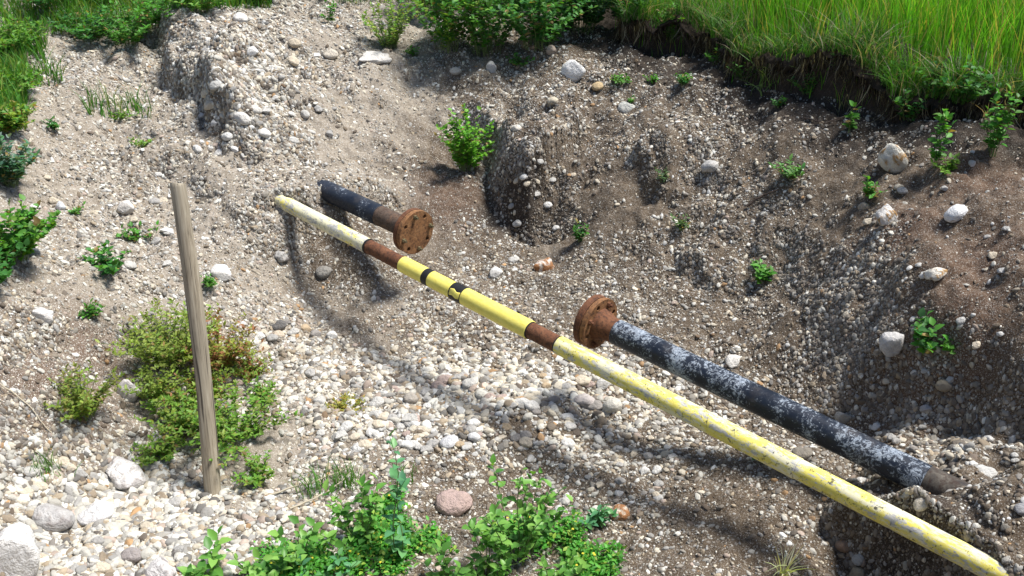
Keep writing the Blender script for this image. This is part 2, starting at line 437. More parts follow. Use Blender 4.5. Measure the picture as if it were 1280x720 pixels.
# ------------------------------------------------------------------ the ground
def build_ground():
    ox = np.cumsum(np.geomspace(.03, 24, 26)); oy = np.cumsum(np.geomspace(.03, 24, 26))
    oyn = np.cumsum(np.geomspace(.03, 6, 18))
    xs = np.r_[GX0 - ox[::-1], gx, gx[-1] + ox]; ys = np.r_[GY0 - oyn[::-1], gy, gy[-1] + oy]
    X, Y = np.meshgrid(xs, ys, indexing='ij')
    Z = np.empty_like(X)
    i0, j0 = len(ox), len(oyn)
    mask = np.ones(X.shape, bool); mask[i0:i0 + len(gx), j0:j0 + len(gy)] = False
    Z[i0:i0 + len(gx), j0:j0 + len(gy)] = gZ
    Z[mask] = height(X[mask], Y[mask])
    V = np.stack([X, Y, Z], -1).reshape(-1, 3)
    nx, ny = X.shape
    idx = np.arange(nx * ny).reshape(nx, ny)
    F = np.stack([idx[:-1, :-1], idx[1:, :-1], idx[1:, 1:], idx[:-1, 1:]], -1).reshape(-1, 4)
    me = mesh_np('ground', V, F, M['ground'])
    x, y = V[:, 0], V[:, 1]
    pale = np.clip(sstep(-.2, -1.3, x - .12 * (y - 4)) * .62 + .23 + .04 * np.exp(-((x + .1) ** 2 / 1.0 + (y - 3.6) ** 2 / 1.2)) - .35 * sstep(.3, 1.6, x + .25 * (y - 4)), 0, 1)
    d, s, r = polydist(*warp(x, y), RIM)
    humus_or_shade = np.exp(-(d / np.where(s > 0, .3, .42)) ** 2) * 1.0
    humus_or_shade = np.maximum(humus_or_shade, ((s > 0) & (x > .4)) * 1.0 * (y > 4))
    humus_or_shade = np.maximum(humus_or_shade, .8 * np.maximum(sstep(8.2, 8.8, y), sstep(-4.0, -4.6, x + .12 * np.abs(y - 5))))
    hump = atz(640, 255, .25); humus_or_shade = np.maximum(humus_or_shade, .9 * np.exp(-((x - hump[0]) ** 2 + (y - hump[1]) ** 2) / .06))  # shade in the mound's cavity, painted in with the dark soil colour
    nb = atz(1130, 690, .3); humus_or_shade = np.maximum(humus_or_shade, .55 * np.exp(-((x - nb[0]) ** 2 + (y - nb[1]) ** 2) / .12))  # deep shade of the hollow under the yellow pipe, painted into the soil colour
    red = np.zeros_like(x)
    for u, v, z, rad in ((1240, 215, 1.0, .3), (1225, 320, .85, .3), (1130, 300, .72, .25), (1200, 400, .68, .25), (60, 470, .42, .3), (110, 420, .4, .2), (560, 260, .15, .3)):
        c = atz(u, v, z); red = np.maximum(red, .85 * np.exp(-((x - c[0]) ** 2 + (y - c[1]) ** 2) / rad ** 2))
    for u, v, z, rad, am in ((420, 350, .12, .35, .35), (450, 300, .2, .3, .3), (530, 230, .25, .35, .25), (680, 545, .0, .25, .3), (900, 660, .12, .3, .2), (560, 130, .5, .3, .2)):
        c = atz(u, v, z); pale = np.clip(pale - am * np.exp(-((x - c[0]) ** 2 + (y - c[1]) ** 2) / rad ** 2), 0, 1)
    attr(me, 'zone', np.stack([pale, humus_or_shade, red], -1))
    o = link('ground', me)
    meta(o, 'gravelly brown earth of the dug pit and its banks', 'ground', kind='structure')
build_ground()

# ------------------------------------------------------------------ pebbles (uncountable)
PAL = np.array([(.47, .45, .41), (.56, .50, .41), (.68, .65, .6), (.36, .29, .21), (.3, .29, .28), (.13, .125, .12), (.4, .24, .12), (.44, .35, .3), (.55, .54, .53), (.24, .19, .14)])
PW = np.array([.24, .18, .15, .09, .15, .06, .012, .035, .08, .04]); PW = PW / PW.sum()

def euler_on(nrm, phi, tilt=.35):
    nrm = nrm + RNG.normal(0, tilt, nrm.shape) * .6
    nrm /= np.linalg.norm(nrm, axis=1, keepdims=True)
    a = np.cross(nrm, np.stack([np.cos(phi), np.sin(phi), 0 * phi + .01], -1)); a /= np.linalg.norm(a, axis=1, keepdims=True)
    b = np.cross(nrm, a)
    return np.stack([np.arctan2(b[:, 2], nrm[:, 2]), np.arcsin(np.clip(-a[:, 2], -1, 1)), np.arctan2(a[:, 1], a[:, 0])], -1)

def pebble_density(x, y):
    u, v, d = project(np.stack([x, y, H(x, y)], -1))
    n1 = vnoise(x * 1.7, y * 1.7, 41); n2 = vnoise(x * 4.5, y * 4.5, 42)
    f = .56 + .36 * n1 + .42 * n2 + .2 * vnoise(x * 11, y * 11, 43)
    f += .3 * np.exp(-((u - 560) / 260) ** 2 - ((v - 490) / 90) ** 2)
    f += .3 * np.exp(-((u - 150) / 260) ** 2 - ((v - 660) / 80) ** 2)
    f += .2 * np.exp(-((u - 330) / 160) ** 2 - ((v - 110) / 90) ** 2)
    f -= .10 * sstep(900, 1150, u) * (v < 560)
    f -= .3 * np.exp(-((u - 90) / 120) ** 2 - ((v - 450) / 60) ** 2)
    for cu, cv, su, sv, am in ((575, 255, 90, 35, .5), (400, 370, 50, 90, .4), (470, 400, 60, 30, .35), (680, 545, 60, 22, .35), (900, 330, 60, 40, .3), (790, 250, 60, 40, .35),
                               (1190, 320, 100, 70, .6), (1200, 230, 100, 50, .6), (1220, 420, 80, 60, .35), (950, 200, 90, 50, .3), (560, 190, 60, 40, .25), (1010, 410, 80, 40, .3), (120, 460, 60, 40, .4), (1150, 640, 60, 30, .4), (668, 262, 45, 40, .35), (1080, 690, 60, 40, .4)):
        f -= am * np.exp(-((u - cu) / su) ** 2 - ((v - cv) / sv) ** 2)
    dr, s, r = polydist(*warp(x, y), RIM)
    f -= .5 * np.exp(-(dr / .16) ** 2)
    return np.where((s > 0) & (y > 4), 0, np.clip(f, .08, 1.0)), u, v

def build_gravel():
    N = 640000
    x = RNG.uniform(-4.6, 4.3, N); y = RNG.uniform(2.0, 9.0, N)
    ex = RNG.uniform(-3.2, 3.4, 1600000); ey = RNG.uniform(2.2, 7.6, 1600000)      # extra stones and clods for steep faces
    st = normal(ex, ey)[:, 2] < .64
    x = np.r_[x, ex[st]]; y = np.r_[y, ey[st]]
    f, u, v = pebble_density(x, y)
    nr = normal(x, y)
    keep = (u > -260) & (u < 1540) & (v > -60) & (v < 900) & (RNG.random(len(x)) < f * .8 * np.minimum(1 / nr[:, 2], 3.5))
    x, y, u, v, nr, f = x[keep], y[keep], u[keep], v[keep], nr[keep], f[keep]
    m = len(x)
    r = (.003 + .0007 * (u < 450)) * (1 - RNG.random(m)) ** (-1 / 2.4)
    big = np.exp(-((u - 600) / 260) ** 2 - ((v - 500) / 70) ** 2) + .5 * np.exp(-((u - 320) / 90) ** 2 - ((v - 110) / 70) ** 2) + np.exp(-((u - 170) / 240) ** 2 - ((v - 660) / 80) ** 2) + .5 * np.exp(-((u - 1180) / 130) ** 2 - ((v - 560) / 40) ** 2)
    big = np.clip(big, 0, 1)
    r = np.minimum(r * (1 + 1.35 * big), np.where(RNG.random(m) < .012, .018, .0125) + .0135 * big)
    z = H(x, y)
    P = np.stack([x, y, z], -1) + nr * (r * .02)[:, None]
    rot = euler_on(nr, RNG.uniform(0, 6.28, m))
    sc = np.stack([r * RNG.uniform(1.0, 1.45, m), r * RNG.uniform(.8, 1.05, m), r * RNG.uniform(.5, .85, m)], -1)
    c = PAL[RNG.choice(len(PAL), m, p=PW)] * RNG.uniform(.75, 1.15, (m, 1))
    pd = np.clip(.3 + .26 * sstep(600, 1050, u) + .3 * (nr[:, 2] < .62) + .6 * np.exp(-((u - 665) / 55) ** 2 - ((v - 255) / 45) ** 2) - .2 * np.clip(big, 0, 1) - .1 * (u < 350) * (v > 560), .05, .92)  # soil on pebbles; around the mound's cavity the extra darkening is painted shade
    dirt_or_shade = np.where(RNG.random(m) < pd, RNG.uniform(.45, .95, m), RNG.uniform(0, .2, m))
    c = np.clip(c * np.array((1.16, 1.18, 1.15)), 0, .82) * (1 - dirt_or_shade[:, None]) + np.array((.1, .076, .055)) * dirt_or_shade[:, None]
    me = mesh_np('gravel', P, [])
    attr(me, 'prot', rot, typ='FLOAT_VECTOR'); attr(me, 'pscl', sc, typ='FLOAT_VECTOR'); attr(me, 'pcol', c)
    attr(me, 'pidx', RNG.integers(0, 7, m), typ='INT')
    o = link('gravel', me)
    meta(o, 'loose gravel of small pale pebbles strewn over the pit', 'gravel', kind='stuff')
    g = bpy.data.node_groups.new('gravel', 'GeometryNodeTree')
    g.interface.new_socket('Geometry', in_out='INPUT', socket_type='NodeSocketGeometry')
    g.interface.new_socket('Geometry', in_out='OUTPUT', socket_type='NodeSocketGeometry')
    N_, L_ = g.nodes.new, g.links.new
    gi, go = N_('NodeGroupInput'), N_('NodeGroupOutput')
    join = N_('GeometryNodeJoinGeometry')
    for k in range(7):
        ico = N_('GeometryNodeMeshIcoSphere'); ico.inputs['Radius'].default_value = 1; ico.inputs['Subdivisions'].default_value = 2
        nz = N_('ShaderNodeTexNoise'); nz.noise_dimensions = '4D'; nz.inputs['W'].default_value = k * 3.7; nz.inputs['Scale'].default_value = .75; nz.inputs['Detail'].default_value = 1.5
        sub = N_('ShaderNodeVectorMath'); sub.operation = 'SUBTRACT'; sub.inputs[1].default_value = (.5, .5, .5); L_(nz.outputs['Color'], sub.inputs[0])
        mul = N_('ShaderNodeVectorMath'); mul.operation = 'SCALE'; mul.inputs['Scale'].default_value = 1.5; L_(sub.outputs[0], mul.inputs[0])
        sp = N_('GeometryNodeSetPosition'); L_(ico.outputs[0], sp.inputs[0]); L_(mul.outputs[0], sp.inputs['Offset'])
        ss = N_('GeometryNodeSetShadeSmooth'); L_(sp.outputs[0], ss.inputs[0])
        sm = N_('GeometryNodeSetMaterial'); sm.inputs['Material'].default_value = M['pebble']; L_(ss.outputs[0], sm.inputs[0])
        ti = N_('GeometryNodeGeometryToInstance'); L_(sm.outputs[0], ti.inputs[0]); L_(ti.outputs[0], join.inputs[0])
    iop = N_('GeometryNodeInstanceOnPoints'); L_(gi.outputs[0], iop.inputs['Points']); L_(join.outputs[0], iop.inputs['Instance'])
    iop.inputs['Pick Instance'].default_value = True
    def na(nm, t):
        q = N_('GeometryNodeInputNamedAttribute'); q.data_type = t; q.inputs['Name'].default_value = nm
        return next(s for s in q.outputs if s.enabled and s.name == 'Attribute')
    L_(na('pidx', 'INT'), iop.inputs['Instance Index'])
    e2r = N_('FunctionNodeEulerToRotation'); L_(na('prot', 'FLOAT_VECTOR'), e2r.inputs[0])
    L_(e2r.outputs[0], iop.inputs['Rotation']); L_(na('pscl', 'FLOAT_VECTOR'), iop.inputs['Scale'])
    L_(iop.outputs[0], go.inputs[0])
    o.modifiers.new('scatter', 'NODES').node_group = g
    print('pebbles', m)
build_gravel()

# ------------------------------------------------------------------ single stones
def stone_mesh(seed, angular=0., sub=3):
    rr = np.random.default_rng(seed)
    bm = bmesh.new(); bmesh.ops.create_icosphere(bm, subdivisions=sub, radius=1)
    V = np.array([v.co[:] for v in bm.verts])
    d = np.ones(len(V))
    for _ in range(7):
        w = rr.normal(0, 1.5, 3); d += .075 * np.sin(V @ w + rr.uniform(0, 6.28))
    V = V * d[:, None]
    for _ in range(int(10 * angular)):
        nn = rr.normal(0, 1, 3); nn /= np.linalg.norm(nn); h = rr.uniform(.55, .8)
        e = np.maximum(V @ nn - h, 0); V = V - nn * (e * .92)[:, None]
    for _ in range(10):
        w = rr.normal(0, 7, 3); V = V * (1 + (.012 + .012 * angular) * np.sin(V @ w + rr.uniform(0, 6.28)))[:, None]
    V -= V.mean(0); V /= np.abs(V).max(0)
    for v, c in zip(bm.verts, V): v.co = c
    for f in bm.faces: f.smooth = True
    me = bpy.data.meshes.new('stone'); bm.to_mesh(me); bm.free()
    return me
STONES = [stone_mesh(100 + i, 0.) for i in range(8)] + [stone_mesh(200 + i, .6) for i in range(6)]

def stone(u, v, w, h, col, label, name='stone', cat='stone', group=None, mat='stone', me=None, roll=None, tall=False):
    """u, v: middle of the stone in the photograph; w, h: its seen size there"""
    p = ground(np.array(u), np.array(v + h * .28))
    s = ppm(p)
    rx = .5 * w / s
    rz = (.5 * h / s) * (1.0 if tall else .85)
    ry = rx * random.uniform(.75, .95) if not tall else rx * .8
    me = me or random.choice(STONES)
    if mat != 'stone' or not me.materials:
        me = me.copy() if mat != 'stone' else me
        me.materials.clear(); me.materials.append(M[mat])
    o = link(name, me)
    nr = normal(np.array([p[0]]), np.array([p[1]]))[0]
    o.location = Vector(p) + Vector(nr) * rz * .35
    q = Vector((0, 0, 1)).rotation_difference(Vector(nr) * .6 + Vector((0, 0, .4)))
    o.rotation_mode = 'QUATERNION'
    o.rotation_quaternion = q @ Quaternion((0, 0, 1), random.uniform(-.4, .4) if roll is None else roll)
    o.scale = (rx, ry, rz)
    o.color = (*[min(.8, q * 1.12) for q in col], 1)
    meta(o, label, cat, group)
    return o

WH, GR, LG, PK, TN, DG = (.74, .73, .70), (.4, .39, .37), (.52, .51, .48), (.44, .33, .29), (.45, .35, .23), (.14, .135, .13)
A0, A1, A2, A3, A4, A5 = STONES[8:]
B0, B1, B2, B3, B4, B5, B6, B7 = STONES[:8]
SPECIAL = [
    (716, 84, 32, 32, WH, 'white angular rock lodged in dark soil below the leafy bushes', 'rock', A0, 'stone', 1),
    (1122, 192, 36, 52, (.6, .58, .52), 'tall leaning white rock with a tan foot under the grassy rim', 'rock', B0, 'stone_tan', 1),
    (1112, 265, 27, 40, (.62, .6, .57), 'upright white rock with brown patches on the right bank', 'rock', A1, 'stone_tan', 1),
    (1196, 263, 32, 28, (.74, .74, .74), 'bright white rounded rock on reddish soil of the right bank', 'rock', B1, 'stone', 0),
    (1170, 338, 30, 18, (.68, .64, .56), 'flattish white rock with tan end on the red-brown bank', 'rock', A2, 'stone_tan', 0),
    (1120, 418, 36, 34, (.5, .49, .48), 'blocky pale grey rock beside a leafy weed above the black pipe', 'rock', A3, 'stone', 1),
    (889, 203, 23, 21, (.47, .46, .44), 'lone rounded grey rock on dark soil below the rim', 'rock', B2, 'stone', 0),
    (1081, 255, 15, 18, (.4, .36, .3), 'round brownish cobble touching the upright white rock', 'cobble', B3, 'stone', 0),
    (568, 622, 48, 38, (.4, .3, .27), 'pinkish brown wedge-shaped rock between the two foreground plants', 'rock', A4, 'stone', 0),
    (65, 638, 54, 44, (.42, .41, .4), 'round grey boulder with dark underside lying in white cobbles', 'boulder', B4, 'stone_dark', 0),
    (121, 637, 46, 25, (.62, .61, .6), 'oblong white rock right beside the round grey boulder', 'rock', B5, 'stone', 0),
    (12, 682, 66, 92, (.66, .65, .63), 'largest white boulder, cut off by the left edge', 'boulder', A5, 'stone', 1),
    (155, 584, 54, 32, (.64, .62, .6), 'broad white rock with purple-grey end beside the stake', 'rock', A2, 'stone_dark', 0),
    (204, 708, 44, 30, (.6, .58, .57), 'white rock with a dark flank lying at the lower edge', 'rock', A0, 'stone_dark', 0),
    (165, 690, 30, 19, (.3, .27, .26), 'purplish grey cobble among white cobbles at lower left', 'cobble', B6, 'stone', 0),
    (682, 331, 26, 27, (.7, .66, .6), 'white and orange rock behind the yellow pipe', 'rock', A1, 'stone_rust', 1),
    (775, 637, 26, 24, (.66, .6, .5), 'half orange, half white rock right of the bluish weed', 'rock', B7, 'stone_rust', 0),
    (621, 338, 18, 14, (.7, .69, .66), 'bright white angular stone just behind the yellow pipe', 'stone', A3, 'stone', 0),
    (643, 323, 15, 11, LG, 'pale wedge stone left of the white and orange rock', 'stone', A4, 'stone', 0),
    (764, 503, 27, 28, (.58, .56, .5), 'cream egg-shaped cobble touching the near side of the yellow pipe', 'cobble', B1, 'stone', 0),
    (731, 497, 30, 22, (.47, .43, .41), 'pinkish grey cobble left of the cream egg-shaped cobble', 'cobble', B2, 'stone', 0),
    (1053, 516, 21, 22, (.4, .39, .36), 'squarish grey stone just beyond the black pipe', 'stone', A0, 'stone', 1),
    (302, 143, 24, 17, (.62, .6, .56), 'larger of two white cobbles side by side on the gravel heap', 'cobble', B3, 'stone', 0),
    (318, 133, 17, 16, (.6, .58, .53), 'smaller of two white cobbles side by side on the gravel heap', 'cobble', B4, 'stone', 0),
    (470, 70, 40, 11, (.55, .53, .5), 'long flat pale slab stone below the yellow-green bush', 'stone', A1, 'stone', 0),
    (413, 65, 19, 13, (.55, .5, .42), 'cream cobble near the top of the gravel heap', 'cobble', B5, 'stone', 0),
    (368, 51, 17, 13, (.5, .44, .34), 'tan cobble high on the gravel heap', 'cobble', B6, 'stone', 0),
    (300, 20, 19, 14, (.66, .64, .6), 'white cobble on the crest of the gravel heap next to the grass', 'cobble', B7, 'stone', 0),
    (614, 82, 14, 16, (.62, .6, .56), 'white pointed stone at the foot of the leafy bushes', 'stone', A5, 'stone', 1),
    (570, 86, 16, 12, (.5, .48, .44), 'grey cobble left of the white pointed stone below the bushes', 'cobble', B0, 'stone', 0),
    (746, 105, 16, 12, (.5, .38, .22), 'ochre cobble right below the white angular rock', 'cobble', B1, 'stone', 0),
    (692, 123, 15, 14, (.55, .49, .38), 'cream stone on top of the dark-sided mound', 'stone', B2, 'stone', 0),
    (646, 158, 15, 10, (.64, .6, .52), 'white stone at the edge of the dark-sided mound', 'stone', B3, 'stone', 0),
    (405, 335, 21, 17, (.25, .24, .22), 'dark grey cobble in the shadow of the yellow pipe', 'cobble', B4, 'stone', 0),
    (350, 316, 21, 20, (.45, .44, .42), 'grey rock with shaded front left of the pipe shadow', 'rock', A2, 'stone_dark', 0),
    (349, 404, 19, 14, DG, 'nearly black cobble on the gravel below the pipe shadow', 'cobble', B5, 'stone', 0),
    (348, 416, 16, 11, (.55, .46, .36), 'cream cobble touching the nearly black cobble', 'cobble', B6, 'stone', 0),
    (918, 448, 22, 13, (.66, .64, .6), 'flat white stone just beyond the scuffed black pipe', 'stone', A3, 'stone', 0),
    (1152, 627, 21, 11, (.55, .5, .42), 'cream cobble lying against the buried end of the black pipe', 'cobble', B7, 'stone', 0),
    (1003, 564, 26, 20, (.22, .2, .17), 'dark olive rock lying between the yellow and black pipes', 'rock', A4, 'stone', 0),
    (276, 336, 27, 17, (.68, .66, .63), 'white rock right of the wooden stake, halfway up', 'rock', A5, 'stone', 0),
    (160, 482, 30, 42, (.58, .55, .54), 'upright pinkish white rock among weeds left of the stake', 'rock', A0, 'stone', 1),
    (52, 390, 26, 24, (.6, .58, .56), 'white rock on the brown slope at the far left', 'rock', A1, 'stone', 0),
    (75, 256, 14, 17, (.66, .68, .72), 'bluish white angular stone on the upper left slope', 'stone', A2, 'stone', 1),
    (158, 256, 21, 22, (.63, .6, .56), 'white rock on the upper left slope behind the small green weed', 'rock', A3, 'stone', 0),
    (1230, 587, 31, 19, (.5, .5, .48), 'pale grey rock between the black pipe and the right bank', 'rock', A4, 'stone', 0),
    (1182, 475, 21, 22, (.3, .26, .2), 'brown rounded cobble at the foot of the right bank', 'cobble', B0, 'stone', 0),
    (1158, 506, 15, 15, (.45, .43, .42), 'grey cube-like stone on bare dirt beyond the black pipe', 'stone', A5, 'stone', 0),
    (561, 549, 26, 16, (.55, .55, .56), 'bluish white cobble on the pit floor above the pink rock', 'cobble', B1, 'stone', 0),
    (593, 543, 17, 16, (.6, .6, .6), 'round white cobble right of the bluish white cobble', 'cobble', B2, 'stone', 0),
    (1055, 677, 20, 18, (.33, .23, .16), 'reddish brown cobble in the hollow under the yellow pipe', 'cobble', B3, 'stone', 0),
    (1074, 694, 17, 16, (.42, .42, .4), 'grey cobble in the hollow under the yellow pipe', 'cobble', B4, 'stone', 0),
    (1072, 711, 22, 18, (.4, .34, .24), 'tan cobble at the bottom of the hollow under the pipe', 'cobble', B5, 'stone', 0),
    (513, 495, 20, 17, (.36, .33, .29), 'darker grey-brown cobble on the stony floor right of the moss', 'cobble', B6, 'stone', 0),
    (66, 28, 18, 12, (.45, .4, .34), 'dusty tan stone half hidden in the grass at the upper left', 'stone', A3, 'stone', 0),
    (690, 60, 14, 16, (.4, .33, .27), 'brown cobble under the bushes left of the white angular rock', 'cobble', B7, 'stone', 0),
    (784, 131, 24, 14, (.5, .5, .46), 'grey slab with a green sprig on it, right of the mound', 'stone', A0, 'stone', 0),
    (1279, 632, 26, 14, (.3, .3, .31), 'dark grey slab stone beside the buried black pipe', 'stone', A5, 'stone', 0),
]
for u, v, w, h, c, lab, cat, me, mt, tall in SPECIAL:
    stone(u, v, w, h, c, lab, name={'boulder': 'boulder', 'rock': 'rock', 'cobble': 'cobble'}.get(cat, 'stone'), cat=cat, me=me, mat=mt, tall=bool(tall), roll=random.uniform(-.25, .25))

# the largest of the nameless cobbles, one object each
ZONES = [  # picture box, how many, seen size, label, group
    ((470, 465, 760, 555), 56, (11, 23), 'small rounded cobble in the stony patch just below the yellow pipe', 'cobbles of the stony patch below the yellow pipe'),
    ((400, 495, 545, 560), 34, (11, 22), 'pale rounded cobble on the floor between the moss and the foreground plants', 'cobbles between moss and foreground plants'),
    ((20, 570, 250, 720), 54, (10, 22), 'white cobble in the heap of stones at the foot of the stake', 'white cobbles around the foot of the stake'),
    ((700, 530, 860, 640), 30, (9, 17), 'grey or white cobble on the near side of the yellow pipe', 'cobbles on the near side of the yellow pipe'),
    ((625, 180, 735, 285), 12, (8, 13), 'pale stone stuck in the dark side of the mound', 'stones in the dark mound'),
    ((1060, 520, 1275, 600), 22, (9, 17), 'pale cobble on the strip between black pipe and right bank', 'cobbles between black pipe and right bank'),
    ((1060, 180, 1280, 490), 20, (9, 15), 'small pale stone stuck in the brown soil of the right bank', 'stones in the right bank'),
    ((240, 60, 420, 190), 26, (10, 18), 'small pale cobble on the sunlit gravel heap', 'cobbles on the gravel heap'),
    ((40, 180, 210, 330), 16, (10, 17), 'small pale stone on the sunny left slope', 'stones on the left slope'),
    ((290, 400, 420, 480), 20, (9, 17), 'whitish cobble between the reddish weed and the pipe shadow', 'cobbles beside the reddish weed'),
]
PEBCOL = [((.66, .65, .62), 'white'), ((.52, .51, .48), 'light grey'), ((.58, .51, .4), 'cream'), ((.4, .39, .37), 'grey'), ((.3, .28, .26), 'dark grey'), ((.46, .36, .24), 'tan'), ((.42, .33, .29), 'pinkish')]
LANDMARKS = [(716, 84, 'white angular rock under the bushes'), (1122, 192, 'tall leaning white rock'), (1112, 265, 'upright brown-patched white rock'), (1196, 263, 'bright white rounded rock'),
    (1170, 338, 'flattish tan-ended white rock'), (1120, 418, 'blocky grey rock'), (568, 622, 'pinkish wedge-shaped rock'), (65, 638, 'round grey boulder'), (121, 637, 'oblong white rock'),
    (12, 682, 'big white boulder at the edge'), (155, 584, 'broad purple-ended white rock'), (204, 708, 'dark-flanked white rock'), (165, 690, 'purplish grey cobble'), (775, 637, 'half orange rock'),
    (764, 503, 'cream egg-shaped cobble'), (731, 497, 'pinkish grey cobble'), (1053, 516, 'squarish grey stone'), (302, 143, 'pair of white cobbles'), (470, 70, 'long flat slab'),
    (368, 51, 'tan cobble high on the heap'), (300, 20, 'white crest cobble'), (349, 410, 'nearly black cobble'), (276, 336, 'white rock right of the stake'), (160, 482, 'upright pinkish rock'),
    (75, 256, 'bluish white stone'), (158, 256, 'white rock behind the green weed'), (1230, 587, 'pale grey rock by the bank'), (1182, 475, 'brown cobble at the bank foot'), (1158, 506, 'grey cube-like stone'),
    (561, 549, 'bluish white cobble'), (593, 543, 'round white cobble'), (513, 495, 'grey-brown cobble'), (682, 431, 'near rust band'), (574, 374, 'wider black tape ring'), (750, 403, 'near pipe flange'),
    (1215, 630, 'buried black pipe end'), (266, 616, 'stake foot'), (222, 230, 'stake top'), (345, 248, 'far tip of the yellow pipe'), (432, 508, 'yellow moss'), (280, 430, 'reddish weed'),
    (497, 530, 'top of the upright leafy weed'), (140, 330, 'dark green slope weed'), (1150, 415, 'weed by the blocky grey rock'), (1085, 235, 'small weed above the brownish cobble'),
    (58, 572, 'far left grass tuft'), (435, 590, 'taller grass tuft'), (100, 500, 'olive feathery weed'), (410, 620, 'two pale twigs'), (742, 650, 'bluish weed'), (415, 238, 'far black stub'),
    (1000, 564, 'olive rock between the pipes'), (405, 335, 'dark cobble in the pipe shadow'), (178, 180, 'small weed on the left track'), (18, 300, 'bright bush at the left edge')]
USED = {}
def words_for(u, v, w, shade, tries=range(10)):
    size = 'larger' if w > 14 else 'small'
    d = sorted(LANDMARKS, key=lambda q: (q[0] - u) ** 2 + ((q[1] - v) * 1.3) ** 2)
    def rel(q):
        dx, dy = u - q[0], (v - q[1]) * 1.3
        how = 'just ' if math.hypot(dx, dy) < 45 else ''
        if abs(dx) > abs(dy): return how + ('right of' if dx > 0 else 'left of')
        return how + ('in front of' if dy > 0 else 'behind')
    for k in range(3):
        yield f"{size} {shade} cobble {rel(d[k])} the {d[k][2]}"
    for a, b in ((0, 1), (0, 2), (1, 2), (0, 3), (1, 3)):
        t = f"{size} {shade} cobble {rel(d[a])} the {d[a][2]}, {rel(d[b])} the {d[b][2]}"
        if len(t.replace('-', ' ').split()) <= 17: yield t
random.seed(23)
for (x0, y0, x1, y1), cnt, (s0, s1), lab, grp in ZONES:
    for _ in range(cnt):
        w = s0 + (s1 - s0) * random.random() ** 1.6
        c, shade = random.choice(PEBCOL[:4] if 'white' in lab or 'pale' in lab else PEBCOL)
        uu, vv = random.uniform(x0, x1), random.uniform(y0, y1)
        text = next((t for t in words_for(uu, vv, w, shade) if t not in USED and len(t.split()) <= 16), None)
        if text: USED[text] = 1
        f = random.uniform(.92, 1.06)
        stone(uu, vv, w, w * random.uniform(.6, .8), tuple(q * f for q in c), text or lab, 'cobble', 'cobble', grp)

# ------------------------------------------------------------------ pipes
def lathe(name, A, B, prof, mat, parent, seg=48, cap0=True, cap1=True, wob=0.):
    """surface of revolution round the line A->B; prof is [(metres from A, radius)]; vertices are local to the parent"""
    A = np.asarray(A, float); B = np.asarray(B, float)
    z = (B - A) / np.linalg.norm(B - A)
    x = np.cross(z, [0, 0, 1.0]); x /= np.linalg.norm(x); y = np.cross(z, x)
    o0 = np.array(parent.location)
    th = np.linspace(0, 2 * math.pi, seg, endpoint=False)
    ring = np.cos(th)[:, None] * x + np.sin(th)[:, None] * y
    V = []; 
    for s, r in prof:
        rr = r * (1 + wob * np.sin(3 * th + s * 31) * np.sin(s * 57 + th))
        V.append(A + z * s + ring * rr[:, None] - o0)
    V = np.concatenate(V); k = len(prof)
    i = np.arange(k - 1)[:, None] * seg; j = np.arange(seg)[None]; j2 = (j + 1) % seg
    F = np.stack([i + j, i + j2, i + seg + j2, i + seg + j], -1).reshape(-1, 4)
    Fs = [F]
    if cap0: Fs.append(np.arange(seg)[::-1][None])
    if cap1: Fs.append((np.arange(seg) + (k - 1) * seg)[None])
    me = mesh_np(name, V, Fs, mat)
    sv = np.repeat([p[0] for p in prof], seg); tv = np.tile(th, k)
    attr(me, 'axial', np.stack([sv * 5, np.cos(tv) * .5 + A[0], np.sin(tv) * .5], -1), typ='FLOAT_VECTOR')   # along and around the pipe
    me.set_sharp_from_angle(angle=math.radians(35))
    return link(name, me, parent)

def tube_prof(s0, s1, r, step=.06, bev=.002):
    m = max(2, int((s1 - s0) / step))
    return [(s0, r - bev), (s0 + bev, r)] + [(s, r) for s in np.linspace(s0 + bev, s1 - bev, m)[1:-1]] + [(s1 - bev, r), (s1, r - bev)]

Y0 = atz(np.array(345.), np.array(248.), .45); Y1 = atz(np.array(1256.), np.array(720.), .47)
ydir = (Y1 - Y0) / np.linalg.norm(Y1 - Y0)
YA = Y0 - ydir * .5; YB = Y1 + ydir * .7
def y_at(u):
    t = np.linspace(0, np.linalg.norm(YB - YA), 4000)
    return t[np.argmin(np.abs(project(YA + ydir * t[:, None])[0] - u))]
RY = .041
yp = meta(empty('yellow_pipe', YA), 'long yellow pipe with rust bands and two black tape rings crossing the pit', 'pipe')
e = [0] + [y_at(u) for u in (461, 504, 533, 540, 568, 582, 663, 699, 998)] + [np.linalg.norm(YB - YA)]
lathe('faded_section', YA, YB, tube_prof(e[0], e[1], RY), M['yellow_pale'], yp)['label'] = 'faded cream and yellow far section'
lathe('rust_band', YA, YB, tube_prof(e[1], e[2], RY - .003), M['rust'], yp)
lathe('yellow_section', YA, YB, tube_prof(e[2], e[3], RY + .001), M['yellow'], yp)
lathe('tape_ring', YA, YB, tube_prof(e[3], e[4], RY + .0018, bev=.0008), M['tape'], yp)
lathe('yellow_section', YA, YB, tube_prof(e[4], e[5], RY + .001), M['yellow'], yp)
ring = lathe('tape_ring', YA, YB, tube_prof(e[5], e[6], RY + .0035, bev=.0008), M['tape'], yp)
lathe('yellow_section', YA, YB, tube_prof(e[6], e[7], RY + .003), M['yellow'], yp)
lathe('rust_band', YA, YB, tube_prof(e[7], e[8], RY - .002), M['rust'], yp)
for q in (e[7], e[8], e[1]):       # dark primer line where the paint stops
    lathe('primer_ring', YA, YB, tube_prof(q - .006, q + .006, RY + .0006, bev=.0006), M['tape'], yp)
lathe('worn_section', YA, YB, tube_prof(e[8], e[9], RY + .001), M['yellow_worn'], yp)['label'] = 'worn yellow section with dark scratches'
